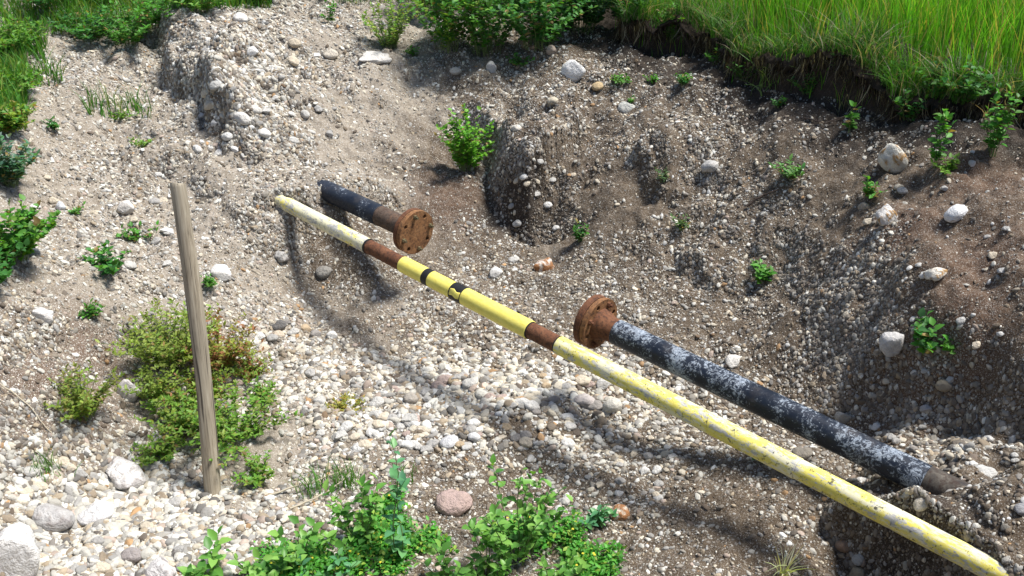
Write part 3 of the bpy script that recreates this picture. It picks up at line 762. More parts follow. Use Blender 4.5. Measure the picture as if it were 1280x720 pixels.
lathe('worn_section', YA, YB, tube_prof(e[9], e[10], RY - .0015), M['yellow_worn'], yp)['label'] = 'grey and yellow blotched near section'
# torn patch of yellow tape over the second ring, on the near side
def patch(parent, s0, s1, a0, a1, r, mat):
    z = ydir; x = np.cross(z, [0, 0, 1.0]); x /= np.linalg.norm(x); y = np.cross(x, z)
    V = []; ns, na = 4, 8
    for i in range(ns):
        for j in range(na):
            s = s0 + (s1 - s0) * i / (ns - 1); a = a0 + (a1 - a0) * j / (na - 1) + .12 * math.sin(i * 2.1)
            V.append(z * s + (x * math.cos(a) + y * math.sin(a)) * r + YA - np.array(parent.location))
    V = np.array(V)
    W2 = np.concatenate([V, V + 0])
    inner = V - (V - (V @ z)[:, None] * z) * .03
    W2 = np.concatenate([V, inner]); m = ns * na
    F = []
    for i in range(ns - 1):
        for j in range(na - 1):
            q = [i * na + j, i * na + j + 1, (i + 1) * na + j + 1, (i + 1) * na + j]
            F.append(q); F.append([p + m for p in q[::-1]])
    rim = [j for j in range(na)] + [i * na + na - 1 for i in range(1, ns)] + [(ns - 1) * na + j for j in range(na - 2, -1, -1)] + [i * na for i in range(ns - 2, 0, -1)]
    for a, b in zip(rim, rim[1:] + rim[:1]): F.append([a, a + m, b + m, b])
    me = mesh_np('tape_patch', W2, np.array(F), mat)
    attr(me, 'axial', W2 * 5, typ='FLOAT_VECTOR')
    return link('tape_patch', me, parent)
tp = patch(yp, e[5] + .009, e[6] - .003, .05, .8, RY + .0048, M['yellow'])

def disc_holes(name, A, zdir, s0, s1, R, bolt_r, hole_r, nh, phase, mat, parent, bore=0., skip=()):
    """round plate with bolt holes cut right through"""
    bm = bmesh.new()
    def circ(cx, cy, r, k):
        vs = [bm.verts.new((cx + r * math.cos(2 * math.pi * i / k), cy + r * math.sin(2 * math.pi * i / k), 0)) for i in range(k)]
        return [bm.edges.new((vs[i], vs[(i + 1) % k])) for i in range(k)]
    es = circ(0, 0, R, 64)
    if bore: es += circ(0, 0, bore, 40)
    for i in range(nh):
        a = phase + 2 * math.pi * i / nh
        es += circ(bolt_r * math.cos(a), bolt_r * math.sin(a), hole_r, 14)
    bmesh.ops.triangle_fill(bm, edges=es, use_beauty=True)
    # drop what filled the holes
    kill = []
    for f in bm.faces:
        c = f.calc_center_median()
        for i in range(nh):
            a = phase + 2 * math.pi * i / nh
            if math.hypot(c.x - bolt_r * math.cos(a), c.y - bolt_r * math.sin(a)) < hole_r * .92 and all(math.hypot(v.co.x - bolt_r * math.cos(a), v.co.y - bolt_r * math.sin(a)) < hole_r * 1.02 for v in f.verts): kill.append(f); break
    if kill: bmesh.ops.delete(bm, geom=kill, context='FACES')
    geo = bmesh.ops.extrude_face_region(bm, geom=bm.faces[:])
    for v in geo['geom']:
        if isinstance(v, bmesh.types.BMVert): v.co.z = s1 - s0
    bmesh.ops.recalc_face_normals(bm, faces=bm.faces)
    zd = Vector(zdir); xd = zd.cross(Vector((0, 0, 1))).normalized(); yd = zd.cross(xd)
    T = Matrix((xd, yd, zd)).transposed().to_4x4(); T.translation = Vector(A) + zd * s0 - parent.location
    bm.transform(T)
    me = bpy.data.meshes.new(name); bm.to_mesh(me); bm.free(); me.materials.append(mat)
    return link(name, me, parent)

def hexbolt(A, zdir, s0, s1, ang, bolt_r, parent, thing, mat, rn=.014):
    zd = Vector(zdir); xd = zd.cross(Vector((0, 0, 1))).normalized(); yd = zd.cross(xd)
    bm = bmesh.new()
    def prism(r, z0, z1, k):
        a = [bm.verts.new((r * math.cos(6.283 * i / k), r * math.sin(6.283 * i / k), z0)) for i in range(k)]
        b = [bm.verts.new((r * .94 * math.cos(6.283 * i / k), r * .94 * math.sin(6.283 * i / k), z1)) for i in range(k)]
        bm.faces.new(a[::-1]); bm.faces.new(b)
        for i in range(k): bm.faces.new((a[i], a[(i + 1) % k], b[(i + 1) % k], b[i]))
    prism(rn, 0, .013, 6); prism(rn * .55, .0125, .026, 10)
    if s1 < s0: bm.transform(Matrix.Diagonal((1, 1, -1, 1)))
    bmesh.ops.recalc_face_normals(bm, faces=bm.faces)
    T = Matrix((xd, yd, zd)).transposed().to_4x4()
    T.translation = Vector(A) + zd * s0 + xd * bolt_r * math.cos(ang) + yd * bolt_r * math.sin(ang) - thing.location
    bm.transform(T)
    me = bpy.data.meshes.new('bolt'); bm.to_mesh(me); bm.free(); me.materials.append(mat)
    o = link('bolt', me, parent)
    return o

RB, RF = .057, .123
# near black pipe: flange 2 at its far end, buried at the right
BF = atz(np.array(746.), np.array(403.), .45); BE = atz(np.array(1236.), np.array(638.), .42)
bdir = (BE - BF) / np.linalg.norm(BE - BF); BL = np.linalg.norm(BE - BF) + .6
bp = meta(empty('black_pipe', BF), 'scuffed black pipe with rusty flange, running into the right bank beside the yellow pipe', 'pipe')
def sharp(o): 
    o.data.set_sharp_from_angle(angle=math.radians(35)); return o
fl = disc_holes('flange', BF, bdir, -.002, .022, RF, .098, .0125, 8, .25, M['rust_orange'], bp, bore=0.)
bl = disc_holes('blind_flange', BF, bdir, -.04, -.006, RF, .098, .0125, 8, .25, M['rust'], bp)
lathe('gasket', BF, BF + bdir, [(-.0065, .08), (-.0015, .08)], M['bare'], bp)
lathe('neck', BF, BF + bdir, [(.0215, .078), (.03, .076), (.05, .068), (.075, .0595), (.1, .057), (.118, .0568)], M['rust'], bp)
lathe('pipe_barrel', BF, BF + bdir, tube_prof(.115, BL - .83, RB + .002), M['tar'], bp)
lathe('dusty_section', BF, BF + bdir, tube_prof(BL - .8305, BL, RB + .0015), M['dusty'], bp)['label'] = 'dirt-covered end going into the ground'
for i in (1, 3, 5, 7):
    hexbolt(BF, bdir, .022, .05, .25 + i * math.pi / 4, .098, fl, bp, M['rust'], .0135)
# far stub: comes out of the bank on the left, flange faces the viewer
SF = BF - bdir * (np.linalg.norm(BF - atz(np.array(521.), np.array(291.), .45)))
sh = atz(np.array(521.), np.array(291.), .45) - SF
SF = SF + sh
SR = atz(np.array(418.), np.array(243.), .46)
sdir = (SF - SR) / np.linalg.norm(SF - SR); SL = np.linalg.norm(SF - SR)
sp_ = meta(empty('black_pipe', SR - sdir * .17), 'short black pipe stub with a rusty round blind flange, jutting from the gravel bank', 'pipe')
SA = SR - sdir * .17; T = SL + .17
lathe('pipe_barrel', SA, SF, tube_prof(0, T - .3, RB + .002), M['tar_clean'], sp_)
lathe('bare_section', SA, SF, tube_prof(T - .3, T - .135, RB), M['bare'], sp_)
lathe('neck', SA, SF, [(T - .136, .0568), (T - .1, .058), (T - .075, .063), (T - .055, .07), (T - .0545, .07)], M['bare'], sp_)
fl = disc_holes('flange', SA, sdir, T - .055, T - .031, RF, .098, .0125, 8, .1, M['rust'], sp_, bore=0.)
lathe('gasket', SA, SF, [(T - .0315, .08), (T - .0265, .08)], M['bare'], sp_)
bl = disc_holes('blind_flange', SA, sdir, T - .027, T, RF, .098, .0125, 8, .1, M['rust_orange'], sp_)
for i in (0, 2, 4, 6):
    hexbolt(SA, sdir, T, T + .05, .1 + i * math.pi / 4, .098, bl, sp_, M['nut'], .0125)

# ------------------------------------------------------------------ wooden stake
SB = ground(np.array(266.), np.array(616.))
dep = 4.02
ST_ = CAMP + ray(np.array(222.), np.array(229.)) * dep
sd_ = (ST_ - SB) / np.linalg.norm(ST_ - SB)
def build_stake():
    root = meta(empty('wooden_stake', SB), 'weathered round wooden stake leaning among white stones at the left', 'stake')
    Lh = np.linalg.norm(ST_ - SB); seg = 28
    z = sd_; x = np.cross(z, [0, 1, 0.]); x /= np.linalg.norm(x); y = np.cross(z, x)
    V = []; ts = np.r_[np.linspace(-.25, Lh - .012, 40), Lh - .003, Lh]
    th = np.linspace(0, 2 * math.pi, seg, endpoint=False)
    for t in ts:
        r = .0345 + (.0315 - .0345) * max(t, 0) / Lh
        if t > Lh - .002: r *= .86
        elif t > Lh - .01: r *= .96
        bow = .016 * math.sin(math.pi * np.clip(t / Lh, 0, 1))
        rr = r * (1 + .03 * np.sin(2 * th + t * 2) + .012 * np.sin(7 * th + t * 5) + .02 * math.sin(t * 9))
        cap = (t >= Lh) * .006 * np.sin(th + 1)
        V.append(np.stack([np.cos(th) * rr - bow, np.sin(th) * rr, t + cap], -1))
    V = np.concatenate(V); k = len(ts)
    i = np.arange(k - 1)[:, None] * seg; j = np.arange(seg)[None]; j2 = (j + 1) % seg
    F = np.stack([i + j, i + j2, i + seg + j2, i + seg + j], -1).reshape(-1, 4)
    me = mesh_np('shaft', V, [F, (np.arange(seg) + (k - 1) * seg)[None]], M['wood'])
    me.set_sharp_from_angle(angle=math.radians(40))
    o = link('shaft', me, root)
    o.rotation_mode = 'QUATERNION'
    o.rotation_quaternion = Matrix((Vector(x), Vector(y), Vector(z))).transposed().to_quaternion()
build_stake()

# ------------------------------------------------------------------ plants
def nrmz(a): return a / np.maximum(np.linalg.norm(a, axis=-1, keepdims=True), 1e-9)

def leaf_arrays(P, D, Un, L, Wd, fold=.25, curl=.25):
    """P bases, D directions, Un rough up vectors, L lengths, Wd half widths -> verts (n*8,3), faces"""
    D = nrmz(D); Sd = nrmz(np.cross(D, Un)); N = np.cross(Sd, D)
    L = L[:, None]; Wd = Wd[:, None]
    def pt(a, b, c): return P + D * (L * a) + Sd * (Wd * b) + N * (Wd * abs(b) * fold * 1.2 - L * curl * a * a + c)
    V = np.stack([pt(0, 0, 0), pt(.35, -1, 0), pt(.35, 0, 0), pt(.35, 1, 0), pt(.72, -.72, 0), pt(.75, 0, 0), pt(.72, .72, 0), pt(1, 0, 0)], 1)
    b = (np.arange(len(P)) * 8)[:, None]
    tri = np.array([[0, 3, 2], [0, 2, 1], [5, 6, 7], [4, 5, 7]]); quad = np.array([[2, 3, 6, 5], [1, 2, 5, 4]])
    F3 = (b[:, :, None] + tri[None]).reshape(-1, 3); F4 = (b[:, :, None] + quad[None]).reshape(-1, 4)
    return V.reshape(-1, 3), F3, F4

def tubes(paths, r0, r1, sides=5):
    Vs, Fs, off = [], [], 0
    for p, a, b in zip(paths, r0, r1):
        p = np.asarray(p); k = len(p)
        t = nrmz(np.gradient(p, axis=0)); x = nrmz(np.cross(t, [.3, .2, .93])); y = np.cross(t, x)
        th = np.linspace(0, 2 * math.pi, sides, endpoint=False)
        r = np.linspace(a, b, k)[:, None, None]
        v = p[:, None] + r * (np.cos(th)[None, :, None] * x[:, None] + np.sin(th)[None, :, None] * y[:, None])
        Vs.append(v.reshape(-1, 3))
        i = np.arange(k - 1)[:, None] * sides; j = np.arange(sides)[None]; j2 = (j + 1) % sides
        Fs.append(np.stack([i + j, i + j2, i + sides + j2, i + sides + j], -1).reshape(-1, 4) + off)
        off += k * sides
    return np.concatenate(Vs), np.concatenate(Fs)

def stems(rr, ns, h, spread, lean=(0, 0), k=7, droop=.15, hv=.35):
    out = []
    for i in range(ns):
        a = rr.uniform(0, 6.283); q = math.sqrt(rr.random())
        b = np.array([math.cos(a), math.sin(a)]) * spread * .25 * q
        tip = np.array([math.cos(a), math.sin(a)]) * spread * q + np.array(lean) * h
        hh = h * (1 - hv * rr.random()) * (1 - .35 * q * q)
        t = np.linspace(0, 1, k)[:, None]
        xy = b + (tip - b) * t ** 1.5 + rr.normal(0, .012 * h, (1, 2)) * np.sin(t * 7)
        z = hh * (t - droop * t ** 3 * q)
        out.append(np.c_[xy, z])
    return out

LEAFMESH = {}
def shared_leaf(mat, fold=.3, curl=.2, ratio=.26):
    key = (mat, fold, curl, ratio)
    if key not in LEAFMESH:
        V, F3, F4 = leaf_arrays(np.zeros((1, 3)), np.array([[1., 0, 0]]), np.array([[0, 0, 1.]]), np.array([1.]), np.array([ratio]), fold, curl)
        LEAFMESH[key] = mesh_np('leaf', V, [F3, F4], M[mat], smooth=True)
    return LEAFMESH[key]

def plant(u, v, h, w, ns, per, leaf, label, name='weed', cat='weed', group=None, ratio=.3, col=(.06, .2, .035), var=.3, second=None, sfrac=0., parts=None, stem='stem',
          lean=(0, 0), base=None, pitch=(.1, .7), bare=.15, seed=None, curl=.22, droop=.15, flowers=0, stem_r=.0022, hv=.35, grow=1.28):
    """u, v foot of the plant in the photograph, h its height and w its half spread in metres"""
    rr = np.random.default_rng(seed if seed is not None else int(u * 7 + v * 13))
    if not parts:
        h, w, leaf = h * grow, w * grow * .95, leaf * (1 + (grow - 1) * .55)
        ns = int(ns * 1.25 + .5); per = int(per * 1.25)
    p = ground(np.array(float(u)), np.array(float(v))) if base is None else np.asarray(base)
    root = meta(empty(name, p), label, cat, group)
    st = stems(rr, ns, h, w, lean, droop=droop, hv=hv)
    V, F = tubes(st, [stem_r] * ns, [stem_r * .35] * ns)
    P, D = [], []
    for s in st:
        tt = np.sort(rr.uniform(bare, 1, per)); tt[-1] = 1
        a = rr.uniform(0, 6.28)
        for i, t in enumerate(tt):
            f = t * (len(s) - 1); j = min(int(f), len(s) - 2)
            P.append(s[j] + (s[j + 1] - s[j]) * (f - j))
            a += 2.4
            el = rr.uniform(*pitch) + .5 * (t > .93)
            D.append((math.cos(a) * math.cos(el), math.sin(a) * math.cos(el), math.sin(el)))
    P = np.array(P); D = np.array(D); m = len(P)
    L = leaf * rr.uniform(.55, 1.15, m)
    so = link('stem', mesh_np('stem', V, F, M[stem]), root)
    if ns > 12: so['kind'] = 'stuff'
    if parts:
        for i in range(m):
            d = Vector(D[i]).normalized(); sdv = d.cross(Vector((0, 0, 1))).normalized(); nn = sdv.cross(d)
            o = link('leaf', shared_leaf(parts, ratio=ratio), root)
            R = Matrix((d, -sdv, nn)).transposed()
            o.rotation_mode = 'QUATERNION'; o.rotation_quaternion = R.to_quaternion() @ Quaternion((1, 0, 0), rr.normal(0, .35))
            o.location = P[i]; o.scale = (L[i],) * 3
    else:
        Un = np.tile([0, 0, 1.], (m, 1)) + rr.normal(0, .3, (m, 3))
        V, F3, F4 = leaf_arrays(P, D, Un, L, L * ratio, .3, curl)
        c = np.tile(np.array(col), (m, 1)) * rr.uniform(1 - var, 1 + var, (m, 1)) * (1 + rr.normal(0, .08, (m, 3)))
        if second is not None:
            q = rr.random(m) < sfrac; c[q] = np.array(second) * rr.uniform(.7, 1.3, (q.sum(), 1))
        q = rr.random(m) < .05; c[q] = np.array((.28, .2, .07)) * rr.uniform(.5, 1.2, (q.sum(), 1))
        me = mesh_np('foliage', V, [F3, F4], M['leaf'])
        attr(me, 'lc', np.repeat(np.clip(c, 0, 1), 8, 0))
        link('foliage', me, root)['kind'] = 'stuff'
    return root

def blades(P, Hh, Wd, lean, col, mat='grass', name='grass', parent=None, down=False, wind=(0, 0)):
    """curved tapering grass blades as one mesh"""
    m = len(P); k = 5
    a = RNG.uniform(0, 6.283, m)
    dirh = np.stack([np.cos(a), np.sin(a), 0 * a], -1) * (lean * RNG.uniform(.2, 1.3, m))[:, None] + np.array([wind[0], wind[1], 0])
    fa = RNG.uniform(0, 6.283, m)
    side = np.stack([np.cos(fa), np.sin(fa), 0 * fa], -1)
    t = np.linspace(0, 1, k)[None, :, None]
    upv = np.array([0, 0, -1. if down else 1.])
    bend = RNG.uniform(1.4, 2.6, m)[:, None, None]
    c = P[:, None] + Hh[:, None, None] * (upv * (t - .18 * np.linalg.norm(dirh, axis=1)[:, None, None] * t ** 3) + dirh[:, None] * t ** bend)
    wv = Wd[:, None, None] * np.array([.8, 1, .85, .5, .04])[None, :, None]
    V = np.stack([c - side[:, None] * wv, c + side[:, None] * wv], 2).reshape(m, -1, 3)
    q = np.array([[2 * i, 2 * i + 1, 2 * i + 3, 2 * i + 2] for i in range(k - 1)])
    F = ((np.arange(m) * 2 * k)[:, None, None] + q[None]).reshape(-1, 4)
    me = mesh_np(name, V.reshape(-1, 3), F, M[mat])
    attr(me, 'lc', np.repeat(np.clip(col, 0, 1), 2 * k, 0))
    return me

def cols(m, base, var=.25, alt=None, frac=0.):
    c = np.tile(np.array(base, float), (m, 1)) * RNG.uniform(1 - var, 1 + var, (m, 1)) * (1 + RNG.normal(0, .07, (m, 3)))
    if alt is not None:
        q = RNG.random(m) < frac; c[q] = np.array(alt) * RNG.uniform(.7, 1.3, (q.sum(), 1))
    return c

# tall meadow grass on top of the right bank
def build_meadow():
    N = 90000
    x = RNG.uniform(.3, 5.6, N); y = RNG.uniform(4.2, 10.5, N)
    d, s, r = polydist(*warp(x, y), RIM)
    dens = sstep(.0, .2, d) * .6 + .4
    keep = (s > 0) & (RNG.random(N) < dens) & (RNG.random(N) < .75 + .35 * vnoise(x * 3, y * 3, 77)) & (x > .55 + (y < 6) * 0)
    u, v, dd = project(np.stack([x, y, np.where(y > 9.3, 1.2, H(x, y))], -1))
    keep &= (u < 1500) & (u > 730) & (v > -190) & (u > 780 - v * .3 + 0)
    x, y, d = x[keep], y[keep], d[keep]; m = len(x)
    P = np.stack([x, y, H(x, y) - .01], -1)
    h = (.17 + .33 * sstep(.0, .45, d)) * RNG.uniform(.5, 1.2, m)
    tone = vnoise(x * 1.6, y * 1.6, 78)[:, None]
    c = cols(m, (.115, .33, .03), .45, (.34, .32, .1), .18)
    c = c * (1 + .18 * tone) + np.array([.035, .01, 0]) * np.clip(tone, 0, 1)
    me = blades(P, h, RNG.uniform(.0018, .0042, m), .33, c, wind=(-.06, -.02))
    o = link('meadow_grass', me); meta(o, 'tall green meadow grass on top of the right bank', 'grass', kind='stuff')
build_meadow()

def px_points(poly_boxes, dens):
    """ground points sampled inside picture boxes"""
    U, Vv = [], []
    for x0, y0, x1, y1, nn in poly_boxes:
        U.append(RNG.uniform(x0, x1, nn)); Vv.append(RNG.uniform(y0, y1, nn))
    return ground(np.concatenate(U), np.concatenate(Vv))

# short grass at the upper left and between bushes along the back
def build_back_grass():
    P = px_points([(-30, -10, 60, 80, 1500), (-30, 80, 35, 165, 1300), (60, -10, 340, 12, 2200), (60, 12, 190, 45, 900), (100, -30, 420, 0, 1800), (-60, -60, 420, -25, 2500), (520, -25, 780, 12, 2200), (420, -60, 800, -25, 2500), (110, 128, 190, 150, 120), (20, 90, 80, 110, 160), (420, -10, 520, 5, 300)], 1)
    m = len(P)
    me = blades(P, RNG.uniform(.06, .2, m), RNG.uniform(.0018, .004, m), .6, cols(m, (.075, .22, .03), .35, (.2, .26, .05), .2))
    o = link('bank_grass', me); meta(o, 'short bright green grass along the back edge of the pit', 'grass', kind='stuff')
build_back_grass()

def build_field():
    N = 60000
    x = RNG.uniform(-14, 14, N); y = RNG.uniform(2.5, 20, N)
    d, s, r = polydist(x, y, RIM)
    keep = ((y > 8.3) | ((x < -4.1) & (y > 2.5) & (x < -4.1 - .12 * np.abs(y - 5))) | ((x > 5.2) & (s > 0)))
    x, y = x[keep], y[keep]; m = len(x)
    P = np.stack([x, y, height(x, y) - .01], -1)
    me = blades(P, RNG.uniform(.12, .45, m), RNG.uniform(.006, .011, m), .5, cols(m, (.075, .23, .028), .4, (.3, .28, .09), .2))
    meta(link('field_grass', me), 'green grass field surrounding the pit', 'grass', kind='stuff')
build_field()

# fringe of dead roots and turf hanging from the rim
def build_turf():
    k = 260
    L = np.r_[0, np.cumsum(np.hypot(*np.diff(RIM[:, :2], axis=0).T))]
    s = np.linspace(0, L[-1], k); x = np.interp(s, L, RIM[:, 0]); y = np.interp(s, L, RIM[:, 1])
    qx, qy = x.copy(), y.copy()
    for _ in range(6):
        wx, wy = warp(x, y); x = x + .7 * (qx - wx); y = y + .7 * (qy - wy)
    tx, ty = np.gradient(qx), np.gradient(qy); ll = np.hypot(tx, ty); nx, ny = -ty / ll, tx / ll     # left = uphill
    ring = 9; V = []
    for j in range(ring):
        a = math.pi * (.5 + j / (ring - 1))
        jag = vnoise(s * 7, s * 0 + 3, 55) * .05 + vnoise(s * 23, s * 0 + j, 56) * .025
        wd = (.11 + jag) * np.clip(s / .5, .2, 1); ht = .038 + .03 * vnoise(s * 5, s * 0 + 9, 57)
        off = .09 + wd * math.cos(a)
        px, py = x + nx * off, y + ny * off
        top = H(x + nx * .17, y + ny * .17)
        V.append(np.stack([px, py, top - .035 + ht * math.sin(a)], -1))
    V = np.stack(V, 1)
    V += RNG.normal(0, .006, V.shape)
    idx = np.arange(k * ring).reshape(k, ring)
    F = np.stack([idx[:-1, :-1], idx[1:, :-1], idx[1:, 1:], idx[:-1, 1:]], -1).reshape(-1, 4)
    cl = np.stack([idx[:-1, -1], idx[1:, -1], idx[1:, 0], idx[:-1, 0]], -1)
    me = mesh_np('turf_lip', V.reshape(-1, 3), [F, cl], M['humus_or_shade'])
    meta(link('turf_lip', me), 'dark lip of rooty turf overhanging the right bank', 'turf', kind='structure')
    m = 9000
    q = RNG.integers(0, k, m)
    off = RNG.uniform(-.06, .12, m)
    px, py = x[q] + nx[q] * off, y[q] + ny[q] * off
    P = np.stack([px, py, H(x[q] + nx[q] * .17, y[q] + ny[q] * .17) - .03 + RNG.normal(0, .015, m)], -1)
    me = blades(P, RNG.uniform(.04, .17, m), RNG.uniform(.001, .0026, m), .7, cols(m, (.05, .038, .026), .5, (.3, .27, .2), .2), down=True, name='roots')
    meta(link('roots', me), 'fringe of dead roots hanging from the turf rim', 'roots', kind='stuff')
    m = 7000
    q = RNG.integers(20, k, m); off = RNG.uniform(-.03, .2, m)
    px, py = x[q] + nx[q] * off, y[q] + ny[q] * off
    P = np.stack([px, py, H(x[q] + nx[q] * .17, y[q] + ny[q] * .17)], -1)
    me = blades(P, RNG.uniform(.04, .3, m) * (.45 + .55 * (vnoise(px * 5, py * 5, 93) > -.1)), RNG.uniform(.0013, .0034, m), 1.1, cols(m, (.06, .17, .025), .4, (.3, .26, .18), .22), name='rim_grass')
    meta(link('rim_grass', me), 'ragged green and straw grass along the turf rim', 'grass', kind='stuff')
build_turf()

def tuft(u, v, nb, h, label, w=.03, col=(.1, .24, .05), alt=None, frac=0, lean=.5, group=None, wd=.0025):
    p = ground(np.array(float(u)), np.array(float(v)))
    root = meta(empty('grass_tuft', p), label, 'grass tuft', group)
    P = RNG.normal(0, w, (nb, 3)); P[:, 2] = H(P[:, 0] + p[0], P[:, 1] + p[1]) - p[2] - .005
    link('blades', blades(P, RNG.uniform(.5, 1.1, nb) * h, np.full(nb, wd) * RNG.uniform(.6, 1.2, nb), lean, cols(nb, col, .3, alt, frac), name='blades'), root)['kind'] = 'stuff'

G1, G2, G3 = (.05, .17, .04), (.085, .25, .035), (.14, .28, .04)
YG, BG, RD, OL = (.19, .26, .05), (.08, .19, .11), (.27, .12, .05), (.2, .29, .05)

# foreground plants: broad leaves, each leaf an object
FG = [
    (497, 700, .78, .075, 2, 20, .058, 'tall upright leafy weed at the lower centre, left of the pink rock', 'leaf_blue', .3),
    (645, 700, .58, .22, 13, 20, .046, 'spreading leafy weed with blue-green leaves, right of the pink rock', 'leaf_green', .3),
    (742, 655, .13, .09, 5, 10, .046, 'low bluish leafy weed below the worn pipe section', 'leaf_blue', .26),
    (272, 722, .19, .12, 5, 11, .055, 'dark leafy sprig at the lower left below the stake', 'leaf_green', .3),
    (372, 712, .2, .16, 7, 12, .05, 'sprawling leafy weed on white stones right of the stake foot', 'leaf_green', .3),
    (452, 690, .4, .18, 8, 15, .05, 'bushy leafy weed left of the tall upright one', 'leaf_green', .3),
    (565, 735, .2, .18, 7, 13, .045, 'low leafy weed just below the pink wedge rock', 'leaf_green', .3),
    (318, 728, .15, .13, 5, 10, .05, 'low leafy weed on white stones between the dark sprig and the sprawling weed', 'leaf_green', .28),
    (415, 738, .2, .15, 6, 11, .046, 'leafy weed at the lower edge below the bushy one', 'leaf_blue', .28),
    (610, 722, .24, .14, 6, 12, .046, 'leafy weed joining the pink rock to the spreading weed', 'leaf_green', .28),
    (690, 735, .22, .14, 7, 13, .045, 'leafy weed under the spreading one at the lower edge', 'leaf_green', .3),
]
for u, v, h, w, ns, per, lf, lab, pm, ratio in FG:
    plant(u, v, h, w, ns, per, lf, lab, 'leafy_weed', 'weed', parts=pm, ratio=ratio, bare=.12, hv=.4, stem_r=.003)

# low ground cover with tiny yellow flowers
def build_cover():
    P = px_points([(300, 690, 420, 745, 900), (390, 660, 560, 745, 2600), (540, 680, 720, 745, 2300), (420, 620, 500, 680, 700), (600, 640, 720, 690, 800), (700, 690, 770, 745, 350)], 1)
    f = vnoise(P[:, 0] * 6, P[:, 1] * 6, 91) + .5 * vnoise(P[:, 0] * 15, P[:, 1] * 15, 92) > .3
    P = P[f]; m = len(P)
    P = np.repeat(P, 5, 0) + RNG.normal(0, .022, (m * 5, 3)) * [1, 1, .2]; m = len(P)
    P[:, 2] = H(P[:, 0], P[:, 1]) + RNG.uniform(.0, .05, m)
    a = RNG.uniform(0, 6.28, m); D = np.stack([np.cos(a), np.sin(a), RNG.uniform(.1, 1.2, m)], -1)
    L = RNG.uniform(.012, .028, m)
    c = cols(m, (.085, .29, .04), .45, (.26, .38, .06), .15)
    V, F3, F4 = leaf_arrays(P, D, np.tile([0, 0, 1.], (m, 1)) + RNG.normal(0, .4, (m, 3)), L, L * .27)
    me = mesh_np('ground_cover', V, [F3, F4], M['leaf']); attr(me, 'lc', np.repeat(c, 8, 0))
    meta(link('ground_cover', me), 'low mat of small green leaves along the lower edge', 'ground cover', kind='stuff')
    m = 70
    Q = P[RNG.integers(0, len(P), m)].copy(); Q[:, 2] += .02
    a = RNG.uniform(0, 6.28, m)
    Q = np.repeat(Q, 4, 0); a = np.repeat(a, 4) + np.tile(np.arange(4) * 1.57, m)
    D = np.stack([np.cos(a), np.sin(a), 0 * a + .25], -1); L = np.full(len(Q), .0062)
    V, F3, F4 = leaf_arrays(Q, D, np.tile([0, 0, 1.], (len(Q), 1)), L, L * .45)
    me = mesh_np('flowers', V, [F3, F4], M['leaf']); attr(me, 'lc', np.tile([.7, .6, .06, 1], (len(V), 1)))
    meta(link('flowers', me), 'tiny yellow flowers dotted over the low green mat', 'flowers', kind='stuff')
build_cover()

# weeds behind the stake
plant(215, 455, .22, .2, 50, 26, .022, 'yellow-green feathery weed right behind the wooden stake', 'bush', 'bush', grow=1.55, col=OL, second=(.24, .3, .06), sfrac=.4, ratio=.22)
plant(272, 458, .22, .18, 42, 26, .022, 'reddish feathery weed on the right side of the stake', 'bush', 'bush', grow=1.55, col=(.24, .27, .05), second=RD, sfrac=.35, ratio=.22, stem='stem_red')
plant(292, 550, .13, .22, 40, 22, .022, 'low bright green weed at the right of the stake foot', 'bush', 'bush', grow=1.55, col=G3, second=YG, sfrac=.3, ratio=.24)
plant(235, 540, .12, .18, 34, 22, .022, 'low green weed just left of the lower stake', 'bush', 'bush', grow=1.55, col=OL, second=G3, sfrac=.4, ratio=.24)
plant(195, 500, .12, .12, 20, 20, .02, 'small yellow-green weed next to the upright pinkish rock', 'bush', 'bush', grow=1.55, col=OL, second=YG, sfrac=.4, ratio=.24)
plant(105, 520, .18, .14, 30, 22, .021, 'olive feathery weed on the brown slope left of the upright rock', 'bush', 'bush', grow=1.55, col=OL, second=(.22, .24, .06), sfrac=.4, ratio=.22)
plant(250, 500, .13, .16, 34, 22, .021, 'olive weed patch directly behind the middle of the stake', 'bush', 'bush', grow=1.4, col=OL, second=RD, sfrac=.15, ratio=.22)
plant(310, 470, .1, .12, 26, 20, .02, 'rusty green weed patch at the right rim of the reddish weed', 'bush', 'bush', grow=1.3, col=OL, second=RD, sfrac=.35, ratio=.22)
plant(200, 570, .07, .1, 22, 18, .02, 'thin green weed patch among stones at the left of the stake foot', 'bush', 'bush', col=G3, second=OL, sfrac=.5, ratio=.22)
plant(325, 500, .07, .1, 14, 14, .02, 'thin green weed spreading over pebbles right of the reddish one', 'weed', 'weed', col=G3, ratio=.25)
plant(325, 600, .09, .1, 16, 14, .022, 'pale green weed between the stake foot and the grass tufts', 'weed', 'weed', col=G3, second=YG, sfrac=.3, ratio=.25)
plant(432, 512, .025, .09, 40, 16, .012, 'flat yellow moss patch on the pebbles below the pipe', 'moss', 'moss', col=(.34, .3, .06), second=(.2, .24, .05), sfrac=.3, ratio=.35)
